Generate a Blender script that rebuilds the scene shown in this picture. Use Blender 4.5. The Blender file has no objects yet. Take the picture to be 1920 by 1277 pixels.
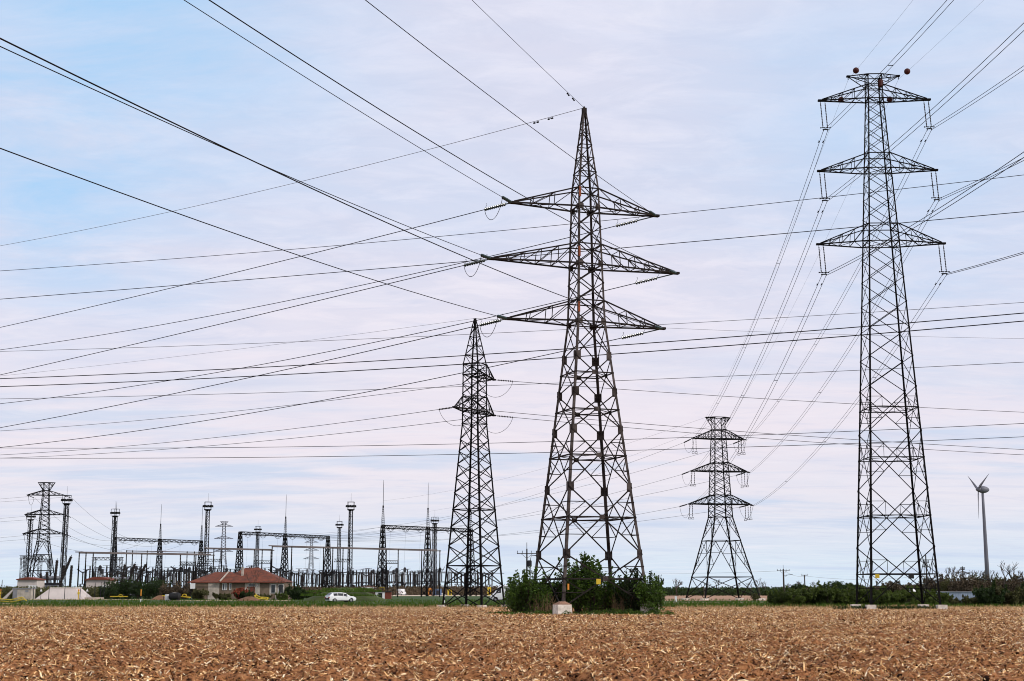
import bpy, math, random
import numpy as np
from mathutils import Vector, Matrix

SC = bpy.context.scene
COL = SC.collection
R = math.radians

# ------------------------------------------------------------------ camera
CAM_Z, PITCH, FOC = 1.7, R(10.0), 2666.67            # eye height, upward tilt, focal length in photo pixels
cam_data = bpy.data.cameras.new("camera")
cam_data.lens = 50.0
cam_data.sensor_width = 36.0
cam_data.clip_start = 0.1
cam_data.clip_end = 20000.0
cam = bpy.data.objects.new("camera", cam_data)
COL.objects.link(cam)
cam.location = (0, 0, CAM_Z)
cam.rotation_euler = (R(90) + PITCH, 0, 0)
SC.camera = cam
SC.cycles.filter_width = 1.0

# ------------------------------------------------------------------ world
SUN_EL, SUN_AZ = R(33), R(118)                         # azimuth clockwise from +Y (ahead of the camera)
def px_dir(x, y):
    a = (x - 960) / FOC; b = (638.5 - y) / FOC
    v = Vector((a, math.cos(PITCH) - b * math.sin(PITCH), math.sin(PITCH) + b * math.cos(PITCH)))
    return v.normalized()

world = bpy.data.worlds.new("World")
SC.world = world
world.use_nodes = True
def build_sky():
    nt = world.node_tree; N = nt.nodes; L = nt.links
    N.clear()
    out = N.new("ShaderNodeOutputWorld"); bg = N.new("ShaderNodeBackground")
    L.new(bg.outputs[0], out.inputs[0])
    bg.inputs[1].default_value = 0.096
    sky = N.new("ShaderNodeTexSky"); sky.sky_type = 'NISHITA'; sky.sun_disc = False
    sky.sun_elevation = SUN_EL; sky.sun_rotation = SUN_AZ
    sky.air_density = 1.0; sky.dust_density = 1.0; sky.ozone_density = 1.5
    tc = N.new("ShaderNodeTexCoord")
    nrm = N.new("ShaderNodeVectorMath"); nrm.operation = 'NORMALIZE'
    L.new(tc.outputs["Generated"], nrm.inputs[0])
    D = nrm.outputs[0]
    sep = N.new("ShaderNodeSeparateXYZ"); L.new(D, sep.inputs[0])
    def M(op, a, b=None, c=None, clamp=False):
        n = N.new("ShaderNodeMath"); n.operation = op; n.use_clamp = clamp
        for i, v in enumerate((a, b, c)):
            if v is None: continue
            if isinstance(v, (int, float)): n.inputs[i].default_value = v
            else: L.new(v, n.inputs[i])
        return n.outputs[0]
    def ramp(f, stops, interp='LINEAR'):
        n = N.new("ShaderNodeValToRGB"); n.color_ramp.interpolation = interp
        e = n.color_ramp.elements
        while len(e) < len(stops): e.new(0.5)
        for el, (p, c) in zip(e, stops):
            el.position = p; el.color = (c[0], c[1], c[2], 1) if isinstance(c, tuple) else (c, c, c, 1)
        L.new(f, n.inputs[0]); return n.outputs[0]
    def mix(f, a, b):
        n = N.new("ShaderNodeMix"); n.data_type = 'RGBA'
        for s, v in ((n.inputs[0], f), (n.inputs[6], a), (n.inputs[7], b)):
            if isinstance(v, tuple): s.default_value = (*v, 1)
            elif isinstance(v, (int, float)): s.default_value = v
            else: L.new(v, s)
        return n.outputs[2]
    z = M('MAXIMUM', sep.outputs[2], 0.0)
    den = M('ADD', z, 0.10)
    u = M('DIVIDE', sep.outputs[0], den); v = M('DIVIDE', sep.outputs[1], den)
    cmb = N.new("ShaderNodeCombineXYZ"); L.new(u, cmb.inputs[0]); L.new(v, cmb.inputs[1])
    def noise(scale, detail, rough, dist=0.0, off=(0, 0, 0), stretch=(1, 1, 1), rot=0.0):
        mp = N.new("ShaderNodeMapping"); mp.inputs[1].default_value = off; mp.inputs[3].default_value = stretch
        mp.inputs[2].default_value = (0, 0, rot)
        L.new(cmb.outputs[0], mp.inputs[0])
        n = N.new("ShaderNodeTexNoise"); n.inputs["Scale"].default_value = scale
        n.inputs["Detail"].default_value = detail; n.inputs["Roughness"].default_value = rough
        n.inputs["Distortion"].default_value = dist
        L.new(mp.outputs[0], n.inputs[0]); return n.outputs[0]
    big = noise(0.75, 7, 0.62, 0.5, (3.1, 1.7, 0), (0.8, 1.2, 1), 0.5)
    wisp = noise(2.4, 9, 0.68, 0.8, (7.3, 2.2, 0), (0.7, 1.3, 1), 0.35)
    streak = noise(1.5, 6, 0.6, 0.2, (1.3, 9.1, 0), (0.35, 1.0, 1), 0.1)
    # where the deck is thin: broad openings at given places in the sky
    def opening(x, y, k, amp):
        d = px_dir(x, y)
        n = N.new("ShaderNodeVectorMath"); n.operation = 'DOT_PRODUCT'
        L.new(D, n.inputs[0]); n.inputs[1].default_value = d
        e = M('MULTIPLY', M('SUBTRACT', n.outputs["Value"], 1.0), k)
        return M('MULTIPLY', M('EXPONENT', e), amp)
    op = None
    for a in ((150, 60, 90, .55), (430, 10, 160, .24), (30, 210, 260, .34), (110, 440, 800, .42), (300, 520, 900, .16), (1850, 150, 80, .30), (1500, 250, 200, .12),
              (1800, 420, 160, .12), (850, 430, 420, .12)):
        o = opening(*a); op = o if op is None else M('ADD', op, o)
    t = M('ADD', M('MULTIPLY', M('SUBTRACT', big, 0.5), 1.1), M('MULTIPLY', M('SUBTRACT', wisp, 0.5), 0.9))
    thin = M('ADD', op, M('MULTIPLY', t, M('ADD', 0.28, M('MULTIPLY', op, 1.9))), clamp=True)
    # the deck's colour by elevation
    elev = M('ARCSINE', z)
    ef = M('DIVIDE', elev, 0.5)
    deck = ramp(ef, [(0.0, (7.0, 8.5, 9.7)), (0.05, (7.5, 8.35, 9.5)), (0.115, (8.5, 8.35, 9.2)), (0.20, (9.1, 8.4, 9.15)),
                     (0.32, (8.9, 8.4, 9.35)), (0.5, (8.55, 8.35, 9.55)), (0.75, (8.35, 8.3, 9.65)), (1.0, (8.4, 8.45, 9.65))])
    low = ramp(ef, [(0.0, 0.0), (0.03, 0.9), (0.22, 0.85), (0.36, 0.15), (1.0, 0.0)])
    st = ramp(streak, [(0.50, 0.0), (0.62, 1.0)])
    deck2 = mix(M('MULTIPLY', M('MULTIPLY', low, st), 0.9), deck, (6.3, 7.3, 9.1))
    g = ramp(big, [(0.50, 0.0), (0.72, 1.0)])
    deck3 = mix(M('MULTIPLY', g, 0.22), deck2, (6.7, 6.95, 8.5))
    shred = noise(4.2, 10, 0.70, 0.9, (4.4, 8.8, 0), (0.6, 1.4, 1), 0.45)
    lit = ramp(shred, [(0.50, 0.0), (0.74, 1.0)]); dk = ramp(shred, [(0.28, 1.0), (0.47, 0.0)])
    deck4 = mix(M('MULTIPLY', dk, 0.52), deck3, (6.6, 6.9, 8.6))
    deck5 = mix(M('MULTIPLY', lit, 0.45), deck4, (9.7, 9.3, 9.9))
    blotch = ramp(noise(7.5, 7, 0.62, 0.6, (2.2, 5.1, 0), (0.7, 1.2, 1), 0.6), [(0.44, 1.0), (0.60, 0.0)])
    high = ramp(ef, [(0.20, 0.0), (0.45, 1.0)])
    deck5 = mix(M('MULTIPLY', M('MULTIPLY', blotch, high), 0.42), deck5, (6.6, 6.85, 8.5))
    blue = mix(0.90, sky.outputs[0], (4.7, 7.3, 10.4))
    col = mix(thin, deck5, blue)
    L.new(col, bg.inputs[0])
build_sky()

# ------------------------------------------------------------------ sun, exposure
sd = bpy.data.lights.new("sun", 'SUN'); sd.energy = 2.2; sd.angle = R(5); sd.color = (1.0, 0.94, 0.86)
sun = bpy.data.objects.new("sun", sd); COL.objects.link(sun)
to_sun = Vector((math.sin(SUN_AZ) * math.cos(SUN_EL), math.cos(SUN_AZ) * math.cos(SUN_EL), math.sin(SUN_EL)))
sun.rotation_euler = (-to_sun).to_track_quat('-Z', 'Y').to_euler()
sun.location = (60, -60, 80)
vs = SC.view_settings
vs.view_transform = 'Standard'; vs.look = 'None'; vs.exposure = 0.0; vs.gamma = 1.0; vs.use_curve_mapping = False

# ------------------------------------------------------------------ surveying helpers
def unY(x, y, Y):
    """world point on the sight line of a photo pixel at the forward distance Y"""
    a = (x - 960) / FOC; b = (638.5 - y) / FOC
    r = (a, math.cos(PITCH) - b * math.sin(PITCH), math.sin(PITCH) + b * math.cos(PITCH))
    t = Y / r[1]
    return Vector((r[0] * t, Y, CAM_Z + r[2] * t))
def gx(px, Y): return unY(px, 1109, Y).x
def hz(py, Y, px=960): return unY(px, py, Y).z
def on_plan(x, y, A, d):
    a = (x - 960) / FOC; b = (638.5 - y) / FOC
    r = (a, math.cos(PITCH) - b * math.sin(PITCH), math.sin(PITCH) + b * math.cos(PITCH))
    m = np.array([[r[0], -d[0]], [r[1], -d[1]]])
    t, s = np.linalg.solve(m, np.array([A[0], A[1]]))
    return s, CAM_Z + t * r[2]

# ------------------------------------------------------------------ materials
def mat(name, col, rough=0.8, metal=0.0, var=0.0, scale=3.0, col2=None, bump=0.0, island=0.0, spec=0.3, trans=None, detail=5):
    m = bpy.data.materials.new(name); m.use_nodes = True
    nt = m.node_tree; N = nt.nodes; L = nt.links
    b = N["Principled BSDF"]
    b.inputs["Roughness"].default_value = rough; b.inputs["Metallic"].default_value = metal
    b.inputs["Specular IOR Level"].default_value = spec
    b.inputs["Base Color"].default_value = (*col, 1)
    tc = N.new("ShaderNodeTexCoord")
    if var or col2:
        n = N.new("ShaderNodeTexNoise"); n.inputs["Scale"].default_value = scale; n.inputs["Detail"].default_value = detail
        n.inputs["Roughness"].default_value = 0.6
        L.new(tc.outputs["Object"], n.inputs[0])
        rp = N.new("ShaderNodeValToRGB")
        rp.color_ramp.elements[0].position = 0.36; rp.color_ramp.elements[1].position = 0.64
        c2 = col2 if col2 else tuple(c * (1 - var) for c in col)
        rp.color_ramp.elements[0].color = (*c2, 1); rp.color_ramp.elements[1].color = (*col, 1)
        L.new(n.outputs[0], rp.inputs[0])
        src = rp.outputs[0]
        if island:
            ge = N.new("ShaderNodeNewGeometry")
            mr = N.new("ShaderNodeMapRange"); mr.inputs[3].default_value = 1 - island; mr.inputs[4].default_value = 1 + island
            L.new(ge.outputs["Random Per Island"], mr.inputs[0])
            mx = N.new("ShaderNodeVectorMath"); mx.operation = 'SCALE'
            L.new(src, mx.inputs[0]); L.new(mr.outputs[0], mx.inputs[3]); src = mx.outputs[0]
        L.new(src, b.inputs["Base Color"])
        if bump:
            bp = N.new("ShaderNodeBump"); bp.inputs["Strength"].default_value = bump; bp.inputs["Distance"].default_value = 0.05
            L.new(n.outputs[0], bp.inputs["Height"]); L.new(bp.outputs[0], b.inputs["Normal"])
    if trans:
        tr = N.new("ShaderNodeBsdfTranslucent"); tr.inputs[0].default_value = (*trans, 1)
        mx = N.new("ShaderNodeMixShader"); mx.inputs[0].default_value = 0.3
        L.new(b.outputs[0], mx.inputs[1]); L.new(tr.outputs[0], mx.inputs[2])
        L.new(mx.outputs[0], N["Material Output"].inputs[0])
    return m

MT = dict(
    steel_brown=mat("weathered_brown_steel", (0.095, 0.080, 0.074), 0.85, 0.0, 0.6, 1.6, (0.024, 0.018, 0.016), spec=0.15),
    steel_dark=mat("weathered_dark_steel", (0.034, 0.028, 0.026), 0.85, 0.0, 0.5, 1.2, (0.012, 0.010, 0.009), spec=0.1),
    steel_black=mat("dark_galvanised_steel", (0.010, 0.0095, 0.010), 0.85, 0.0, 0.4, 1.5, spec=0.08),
    steel_far=mat("grey_galvanised_steel", (0.040, 0.040, 0.046), 0.8, 0.0, 0.3, 0.4, spec=0.1),
    tube=mat("weathered_aluminium_tube", (0.17, 0.14, 0.135), 0.6, 0.0, 0.3, 0.5),
    steel_pale=mat("hazy_grey_steel", (0.17, 0.17, 0.20), 0.8, 0.0, 0.2, 0.4, spec=0.1),  # distance haze put into the base colour of the farthest pylons
    steel_light=mat("light_grey_galvanised_steel", (0.28, 0.28, 0.30), 0.6, 0.0, 0.3, 0.5),
    rust=mat("rusty_orange_paint", (0.30, 0.085, 0.035), 0.85, 0, 0.5, 6),
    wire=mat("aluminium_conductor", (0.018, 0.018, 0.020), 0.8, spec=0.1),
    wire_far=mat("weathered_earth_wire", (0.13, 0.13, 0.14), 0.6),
    glass_ins=mat("green_insulator_glass", (0.025, 0.055, 0.050), 0.2, 0, 0.3, 8, spec=0.6),
    ins_dark=mat("brown_porcelain", (0.022, 0.016, 0.014), 0.5, 0, 0.3, 5, spec=0.25),
    ins_grey=mat("grey_porcelain", (0.35, 0.36, 0.38), 0.35, 0, 0.2, 5, spec=0.5),
    concrete=mat("cast_concrete", (0.80, 0.74, 0.65), 0.9, 0, 0.45, 3.0, (0.55, 0.49, 0.41), bump=0.4),
    concrete_cap=mat("stained_concrete_cap", (0.36, 0.20, 0.13), 0.9, 0, 0.5, 4.0),
    pale=mat("pale_render", (0.60, 0.53, 0.49), 0.9, 0, 0.12, 0.6, bump=0.1),
    white=mat("white_paint", (0.80, 0.80, 0.79), 0.5, 0, 0.10, 2.0),
    white_wall=mat("white_plaster", (0.54, 0.475, 0.40), 0.9, 0, 0.35, 1.2),
    car_white=mat("white_car_paint", (0.80, 0.81, 0.82), 0.22, 0, 0.03, 1.0, spec=0.6),
    glass=mat("tinted_window_glass", (0.02, 0.024, 0.028), 0.08, 0, 0.2, 2.0, spec=0.6),
    rubber=mat("black_rubber", (0.018, 0.018, 0.018), 0.85, 0, 0.3, 4),
    rim=mat("alloy_rim", (0.35, 0.35, 0.36), 0.35, 0.6, 0.2, 5),
    red_lamp=mat("red_lamp_glass", (0.35, 0.02, 0.02), 0.3, 0, 0.2, 5),
    ball=mat("dull_red_marker_paint", (0.085, 0.016, 0.012), 0.7, 0, 0.45, 3.0),
    yellow=mat("yellow_paint", (0.62, 0.45, 0.03), 0.55, 0, 0.15, 3.0),
    orange=mat("orange_paint", (0.80, 0.30, 0.04), 0.6, 0, 0.2, 3.0),
    black=mat("black_paint", (0.015, 0.015, 0.016), 0.7, 0, 0.3, 4),
    blue=mat("blue_paint", (0.10, 0.17, 0.32), 0.6, 0, 0.2, 3),
    roof=mat("red_clay_tiles", (0.19, 0.054, 0.028), 0.9, 0, 0.4, 1.1, (0.09, 0.036, 0.024), bump=0.5),
    wall_tan=mat("tan_plaster", (0.21, 0.155, 0.11), 0.9, 0, 0.35, 0.8),
    brown_door=mat("brown_door_wood", (0.20, 0.055, 0.035), 0.8, 0, 0.3, 3),
    wood=mat("weathered_pole_wood", (0.055, 0.045, 0.038), 0.9, 0, 0.4, 4),
    shed_blue=mat("pale_blue_metal_sheet", (0.42, 0.50, 0.62), 0.5, 0, 0.25, 0.5),
    turbine=mat("turbine_grey_paint", (0.17, 0.17, 0.20), 0.5, 0, 0.12, 0.05),
    leaf=mat("hawthorn_leaves", (0.082, 0.140, 0.018), 0.7, 0, 0.5, 1.6, (0.014, 0.030, 0.006), island=0.75, trans=(0.12, 0.24, 0.02)),
    leaf_dark=mat("dark_evergreen_leaves", (0.030, 0.055, 0.014), 0.75, 0, 0.5, 0.5, (0.014, 0.022, 0.008), island=0.45, trans=(0.04, 0.08, 0.01)),
    leaf_hedge=mat("hedge_leaves", (0.085, 0.115, 0.020), 0.75, 0, 0.6, 0.35, (0.026, 0.036, 0.010), island=0.45, trans=(0.12, 0.18, 0.02)),
    leaf_olive=mat("olive_leaves", (0.11, 0.11, 0.040), 0.8, 0, 0.6, 0.3, (0.055, 0.048, 0.025), island=0.4, trans=(0.10, 0.11, 0.02)),
    leaf_brown=mat("brown_dry_brush", (0.12, 0.085, 0.050), 0.9, 0, 0.5, 0.3, (0.06, 0.045, 0.028), island=0.4),
    leaf_red=mat("rust_red_leaves", (0.30, 0.065, 0.03), 0.8, 0, 0.4, 0.8, island=0.3),
    bark=mat("grey_brown_bark", (0.085, 0.065, 0.050), 0.95, 0, 0.5, 3),
    reed=mat("dry_reed_stems", (0.30, 0.20, 0.11), 0.9, 0, 0.4, 2, island=0.4),
    grass=mat("green_grass_blades", (0.070, 0.125, 0.009), 0.8, 0, 0.6, 0.12, (0.028, 0.060, 0.005), island=0.4, trans=(0.08, 0.14, 0.01)),
    dry_grass=mat("dry_grass_stems", (0.55, 0.36, 0.18), 0.85, 0, 0.4, 1.0, island=0.35),
    dirt=mat("sandy_dirt", (0.58, 0.42, 0.25), 0.95, 0, 0.35, 0.4),
    gravel=mat("pale_gravel", (0.62, 0.50, 0.38), 0.95, 0, 0.2, 0.05),
    heap=mat("brown_soil_heap", (0.22, 0.12, 0.065), 0.95, 0, 0.4, 1.2, bump=0.5),
    mound=mat("mound_turf", (0.070, 0.100, 0.016), 0.95, 0, 0.5, 0.25, (0.035, 0.046, 0.010), bump=0.6),
    far_field=mat("bare_brown_field", (0.40, 0.235, 0.140), 0.95, 0, 0.25, 0.03),
)
def ground_material():
    m = mat("meadow_ground", (0.038, 0.080, 0.007), 0.95, 0, 0.4, 0.03, (0.026, 0.052, 0.006), detail=8)
    return m
MT['ground'] = ground_material()
def soil_material():
    m = bpy.data.materials.new("tilled_soil_with_chaff"); m.use_nodes = True
    nt = m.node_tree; N = nt.nodes; L = nt.links; b = N["Principled BSDF"]
    b.inputs["Roughness"].default_value = 0.95; b.inputs["Specular IOR Level"].default_value = 0.1
    tc = N.new("ShaderNodeTexCoord")
    def noise(s, d, r=0.6):
        n = N.new("ShaderNodeTexNoise"); n.inputs["Scale"].default_value = s; n.inputs["Detail"].default_value = d
        n.inputs["Roughness"].default_value = r; L.new(tc.outputs["Object"], n.inputs[0]); return n.outputs[0]
    def ramp(f, stops):
        n = N.new("ShaderNodeValToRGB"); e = n.color_ramp.elements
        while len(e) < len(stops): e.new(0.5)
        for el, (p, c) in zip(e, stops): el.position = p; el.color = (*c, 1)
        L.new(f, n.inputs[0]); return n.outputs[0]
    fine = ramp(noise(11.0, 9, 0.70), [(0.41, (0.016, 0.006, 0.003)), (0.48, (0.23, 0.098, 0.040)), (0.67, (0.48, 0.235, 0.098))])  # near-black low stop paints the shadow of crevices into the soil colour
    large = ramp(noise(0.22, 4), [(0.35, (0.78, 0.74, 0.72)), (0.65, (1.12, 1.08, 1.05))])
    mx = N.new("ShaderNodeVectorMath"); mx.operation = 'MULTIPLY'
    L.new(fine, mx.inputs[0]); L.new(large, mx.inputs[1])
    L.new(mx.outputs[0], b.inputs["Base Color"])
    return m
MT['soil'] = soil_material()
def island_mat(name, stops, rough=0.85):
    m = bpy.data.materials.new(name); m.use_nodes = True
    nt = m.node_tree; N = nt.nodes; L = nt.links; b = N["Principled BSDF"]
    b.inputs["Roughness"].default_value = rough; b.inputs["Specular IOR Level"].default_value = 0.1
    ge = N.new("ShaderNodeNewGeometry"); r = N.new("ShaderNodeValToRGB"); e = r.color_ramp.elements
    while len(e) < len(stops): e.new(0.5)
    for el, (p, c) in zip(e, stops): el.position = p; el.color = (*c, 1)
    L.new(ge.outputs["Random Per Island"], r.inputs[0]); L.new(r.outputs[0], b.inputs["Base Color"])
    return m
MT['clod'] = island_mat("soil_clods_with_painted_shade", [(0.0, (0.007, 0.003, 0.002)), (0.40, (0.014, 0.006, 0.003)), (0.47, (0.24, 0.098, 0.036)), (1.0, (0.54, 0.265, 0.105))], 0.95)  # darkest clods carry the shade of the gaps in their colour
MT['straw'] = island_mat("dry_maize_straw_mixed", [(0.0, (0.06, 0.026, 0.011)), (0.24, (0.38, 0.19, 0.07)), (0.5, (0.80, 0.48, 0.20)), (0.8, (0.95, 0.72, 0.40)), (1.0, (1.0, 0.90, 0.66))], 0.75)


# ------------------------------------------------------------------ object helpers
def tag(o, label, cat, group=None, kind=None):
    if label: o['label'] = label
    if cat: o['category'] = cat
    if group: o['group'] = group
    if kind: o['kind'] = kind
    return o
def thing(name, label, cat, loc=(0, 0, 0), rz=0.0, group=None):
    o = bpy.data.objects.new(name, None); COL.objects.link(o)
    o.location = loc; o.rotation_euler = (0, 0, rz); o.empty_display_size = 0.5
    return tag(o, label, cat, group)
def copy_tree(o, loc, rz=None, label=None, scale=None):
    c = o.copy(); COL.objects.link(c); c.location = loc
    if rz is not None: c.rotation_euler = (0, 0, rz)
    if scale is not None: c.scale = scale
    if label: c['label'] = label
    def rec(src, dst):
        for ch in src.children:
            d = ch.copy(); COL.objects.link(d); d.parent = dst; rec(ch, d)
    rec(o, c)
    return c

class MB:
    """collects shapes and links them as one mesh"""
    def __init__(s): s.v = []; s.f = []
    def add(s, vs, fs):
        n = len(s.v); s.v += [tuple(v) for v in vs]; s.f += [tuple(i + n for i in f) for f in fs]
    def frame(s, a, b, up=None):
        a = Vector(a); b = Vector(b); d = (b - a)
        d.normalize()
        u = Vector(up) if up else (Vector((0, 0, 1)) if abs(d.z) < 0.9 else Vector((1, 0, 0)))
        x = u.cross(d).normalized(); y = d.cross(x).normalized()
        return a, b, d, x, y
    def beam(s, a, b, w, h=None, up=None):
        a, b, d, x, y = s.frame(a, b, up); h = h or w
        x = x * w / 2; y = y * h / 2
        vs = [a - x - y, a + x - y, a + x + y, a - x + y, b - x - y, b + x - y, b + x + y, b - x + y]
        s.add(vs, [(3, 2, 1, 0), (4, 5, 6, 7), (0, 1, 5, 4), (1, 2, 6, 5), (2, 3, 7, 6), (3, 0, 4, 7)])
    def angle(s, a, b, w, t, p, q):
        """an angle iron from a to b with its flanges along p and q"""
        a = Vector(a); b = Vector(b); d = (b - a).normalized()
        p = Vector(p); p = (p - d * p.dot(d)).normalized()
        q = Vector(q); q = (q - d * q.dot(d)).normalized()
        pr = [(0, 0), (w, 0), (w, t), (t, t), (t, w), (0, w)]
        vs = [a + p * i + q * j for i, j in pr] + [b + p * i + q * j for i, j in pr]
        s.add(vs, [(5, 4, 3, 2, 1, 0), (6, 7, 8, 9, 10, 11)] + [(i, (i + 1) % 6, 6 + (i + 1) % 6, 6 + i) for i in range(6)])
    def tube(s, pts, r, n=5, r2=None, cap=True):
        pts = [Vector(p) for p in pts]; m = len(pts); rings = []
        x = None
        for i, p in enumerate(pts):
            d = (pts[min(i + 1, m - 1)] - pts[max(i - 1, 0)]).normalized()
            if x is None:
                u = Vector((0, 0, 1)) if abs(d.z) < 0.9 else Vector((1, 0, 0))
                x = u.cross(d).normalized()
            else:
                x = (x - d * x.dot(d)).normalized()
            y = d.cross(x)
            rr = r if r2 is None else r + (r2 - r) * i / (m - 1)
            rings.append([p + (x * math.cos(2 * math.pi * k / n) + y * math.sin(2 * math.pi * k / n)) * rr for k in range(n)])
        vs = [v for rg in rings for v in rg]; fs = []
        for i in range(m - 1):
            for k in range(n):
                fs.append((i * n + k, i * n + (k + 1) % n, (i + 1) * n + (k + 1) % n, (i + 1) * n + k))
        if cap: fs += [tuple(range(n - 1, -1, -1)), tuple(range((m - 1) * n, m * n))]
        s.add(vs, fs)
    def lathe(s, a, b, prof, n=8):
        """a turned body along a-b; prof = (fraction along, radius)"""
        a, b, d, x, y = s.frame(a, b); L = (b - a).length
        vs = []; fs = []
        for t, r in prof:
            for k in range(n):
                an = 2 * math.pi * k / n
                vs.append(a + d * (L * t) + (x * math.cos(an) + y * math.sin(an)) * r)
        m = len(prof)
        for i in range(m - 1):
            for k in range(n): fs.append((i * n + k, i * n + (k + 1) % n, (i + 1) * n + (k + 1) % n, (i + 1) * n + k))
        fs += [tuple(range(n - 1, -1, -1)), tuple(range((m - 1) * n, m * n))]
        s.add(vs, fs)
    def box(s, c, size, rz=0.0, taper=1.0):
        hx, hy, hh = size[0] / 2, size[1] / 2, size[2] / 2
        co, si = math.cos(rz), math.sin(rz); vs = []
        for zz, k in ((-hh, 1.0), (hh, taper)):
            for px, py in ((-hx, -hy), (hx, -hy), (hx, hy), (-hx, hy)):
                px *= k; py *= k
                vs.append((c[0] + px * co - py * si, c[1] + px * si + py * co, c[2] + zz))
        s.add(vs, [(3, 2, 1, 0), (4, 5, 6, 7), (0, 1, 5, 4), (1, 2, 6, 5), (2, 3, 7, 6), (3, 0, 4, 7)])
    def plate(s, c, nrm, w, h, t=0.02):
        """a plate of size w x h facing nrm"""
        nrm = Vector(nrm).normalized(); c = Vector(c)
        x = Vector((0, 0, 1)).cross(nrm).normalized(); y = nrm.cross(x)
        vs = []
        for k in (-t / 2, t / 2):
            for i, j in ((-1, -1), (1, -1), (1, 1), (-1, 1)): vs.append(c + x * i * w / 2 + y * j * h / 2 + nrm * k)
        s.add(vs, [(3, 2, 1, 0), (4, 5, 6, 7), (0, 1, 5, 4), (1, 2, 6, 5), (2, 3, 7, 6), (3, 0, 4, 7)])
    def ball(s, c, r, n=12, m=8):
        s.lathe(Vector(c) - Vector((0, 0, r)), Vector(c) + Vector((0, 0, r)),
                [((1 - math.cos(math.pi * i / m)) / 2, max(0.02 * r, r * math.sin(math.pi * i / m))) for i in range(m + 1)], n)
    def build(s, name, m, parent=None, smooth=False, origin=None):
        me = bpy.data.meshes.new(name)
        v = s.v
        if origin is not None: v = [(a[0] - origin[0], a[1] - origin[1], a[2] - origin[2]) for a in v]
        me.from_pydata(v, [], s.f); me.update()
        me.materials.append(MT[m] if isinstance(m, str) else m)
        if smooth: me.polygons.foreach_set("use_smooth", [True] * len(me.polygons))
        o = bpy.data.objects.new(name, me); COL.objects.link(o)
        if origin is not None: o.location = origin
        if parent: o.parent = parent
        return o

def np_mesh(name, V, nper, m, parent=None):
    """many separate polygons with nper corners each"""
    V = np.asarray(V, dtype=np.float32).reshape(-1, 3); nf = len(V) // nper
    me = bpy.data.meshes.new(name)
    me.vertices.add(len(V)); me.vertices.foreach_set("co", V.ravel())
    me.loops.add(len(V)); me.loops.foreach_set("vertex_index", np.arange(len(V), dtype=np.int32))
    me.polygons.add(nf)
    me.polygons.foreach_set("loop_start", np.arange(0, len(V), nper, dtype=np.int32))
    me.polygons.foreach_set("loop_total", np.full(nf, nper, dtype=np.int32))
    me.update(calc_edges=True); me.validate()
    me.materials.append(MT[m] if isinstance(m, str) else m)
    o = bpy.data.objects.new(name, me); COL.objects.link(o)
    if parent: o.parent = parent
    return o
def np_grid_mesh(name, V, F, m, parent=None):
    V = np.asarray(V, dtype=np.float32); F = np.asarray(F, dtype=np.int32); k = F.shape[1]
    me = bpy.data.meshes.new(name)
    me.vertices.add(len(V)); me.vertices.foreach_set("co", V.ravel())
    me.loops.add(F.size); me.loops.foreach_set("vertex_index", F.ravel())
    me.polygons.add(len(F))
    me.polygons.foreach_set("loop_start", np.arange(0, F.size, k, dtype=np.int32))
    me.polygons.foreach_set("loop_total", np.full(len(F), k, dtype=np.int32))
    me.update(calc_edges=True)
    me.materials.append(MT[m] if isinstance(m, str) else m)
    o = bpy.data.objects.new(name, me); COL.objects.link(o)
    if parent: o.parent = parent
    return o

# ================================================================== THE GROUND
def sheet(name, pts, z, m):
    b = MB(); b.add([(x, y, z) for x, y in pts], [tuple(range(len(pts)))])
    o = b.build(name, m); o['kind'] = 'structure'; return o
sheet("ground", [(-6000, -600), (6000, -600), (6000, 9000), (-6000, 9000)], 0.0, 'ground')

FIELD_END = 150.0
rngF = np.random.default_rng(4)
def vnoise(x, y, seed):
    """smooth value noise"""
    def h(i, j):
        n = np.sin(i * 127.1 + j * 311.7 + seed * 74.7) * 43758.5453
        return n - np.floor(n)
    i = np.floor(x); j = np.floor(y); fx = x - i; fy = y - j
    fx = fx * fx * (3 - 2 * fx); fy = fy * fy * (3 - 2 * fy)
    return (h(i, j) * (1 - fx) + h(i + 1, j) * fx) * (1 - fy) + (h(i, j + 1) * (1 - fx) + h(i + 1, j + 1) * fx) * fy
def field_h(x, y):
    k = np.clip(1.25 - y / 160.0, 0.35, 1.0)
    z = 0.07 * vnoise(x * 0.35, y * 0.35, 1) + 0.08 * vnoise(x * 1.3, y * 1.3, 2)
    c = vnoise(x * 2.6 + 2 * vnoise(x * 2, y * 2, 9), y * 2.6, 3)
    d = vnoise(x * 5.5 + 1.5 * vnoise(x * 4, y * 4, 8), y * 5.5, 7)
    z = z + 0.20 * np.maximum(0, c - 0.35) + 0.17 * np.maximum(0, d - 0.3) + 0.07 * vnoise(x * 12, y * 12, 4) + 0.02 * vnoise(x * 25, y * 25, 5)
    return z * k + 0.006
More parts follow.
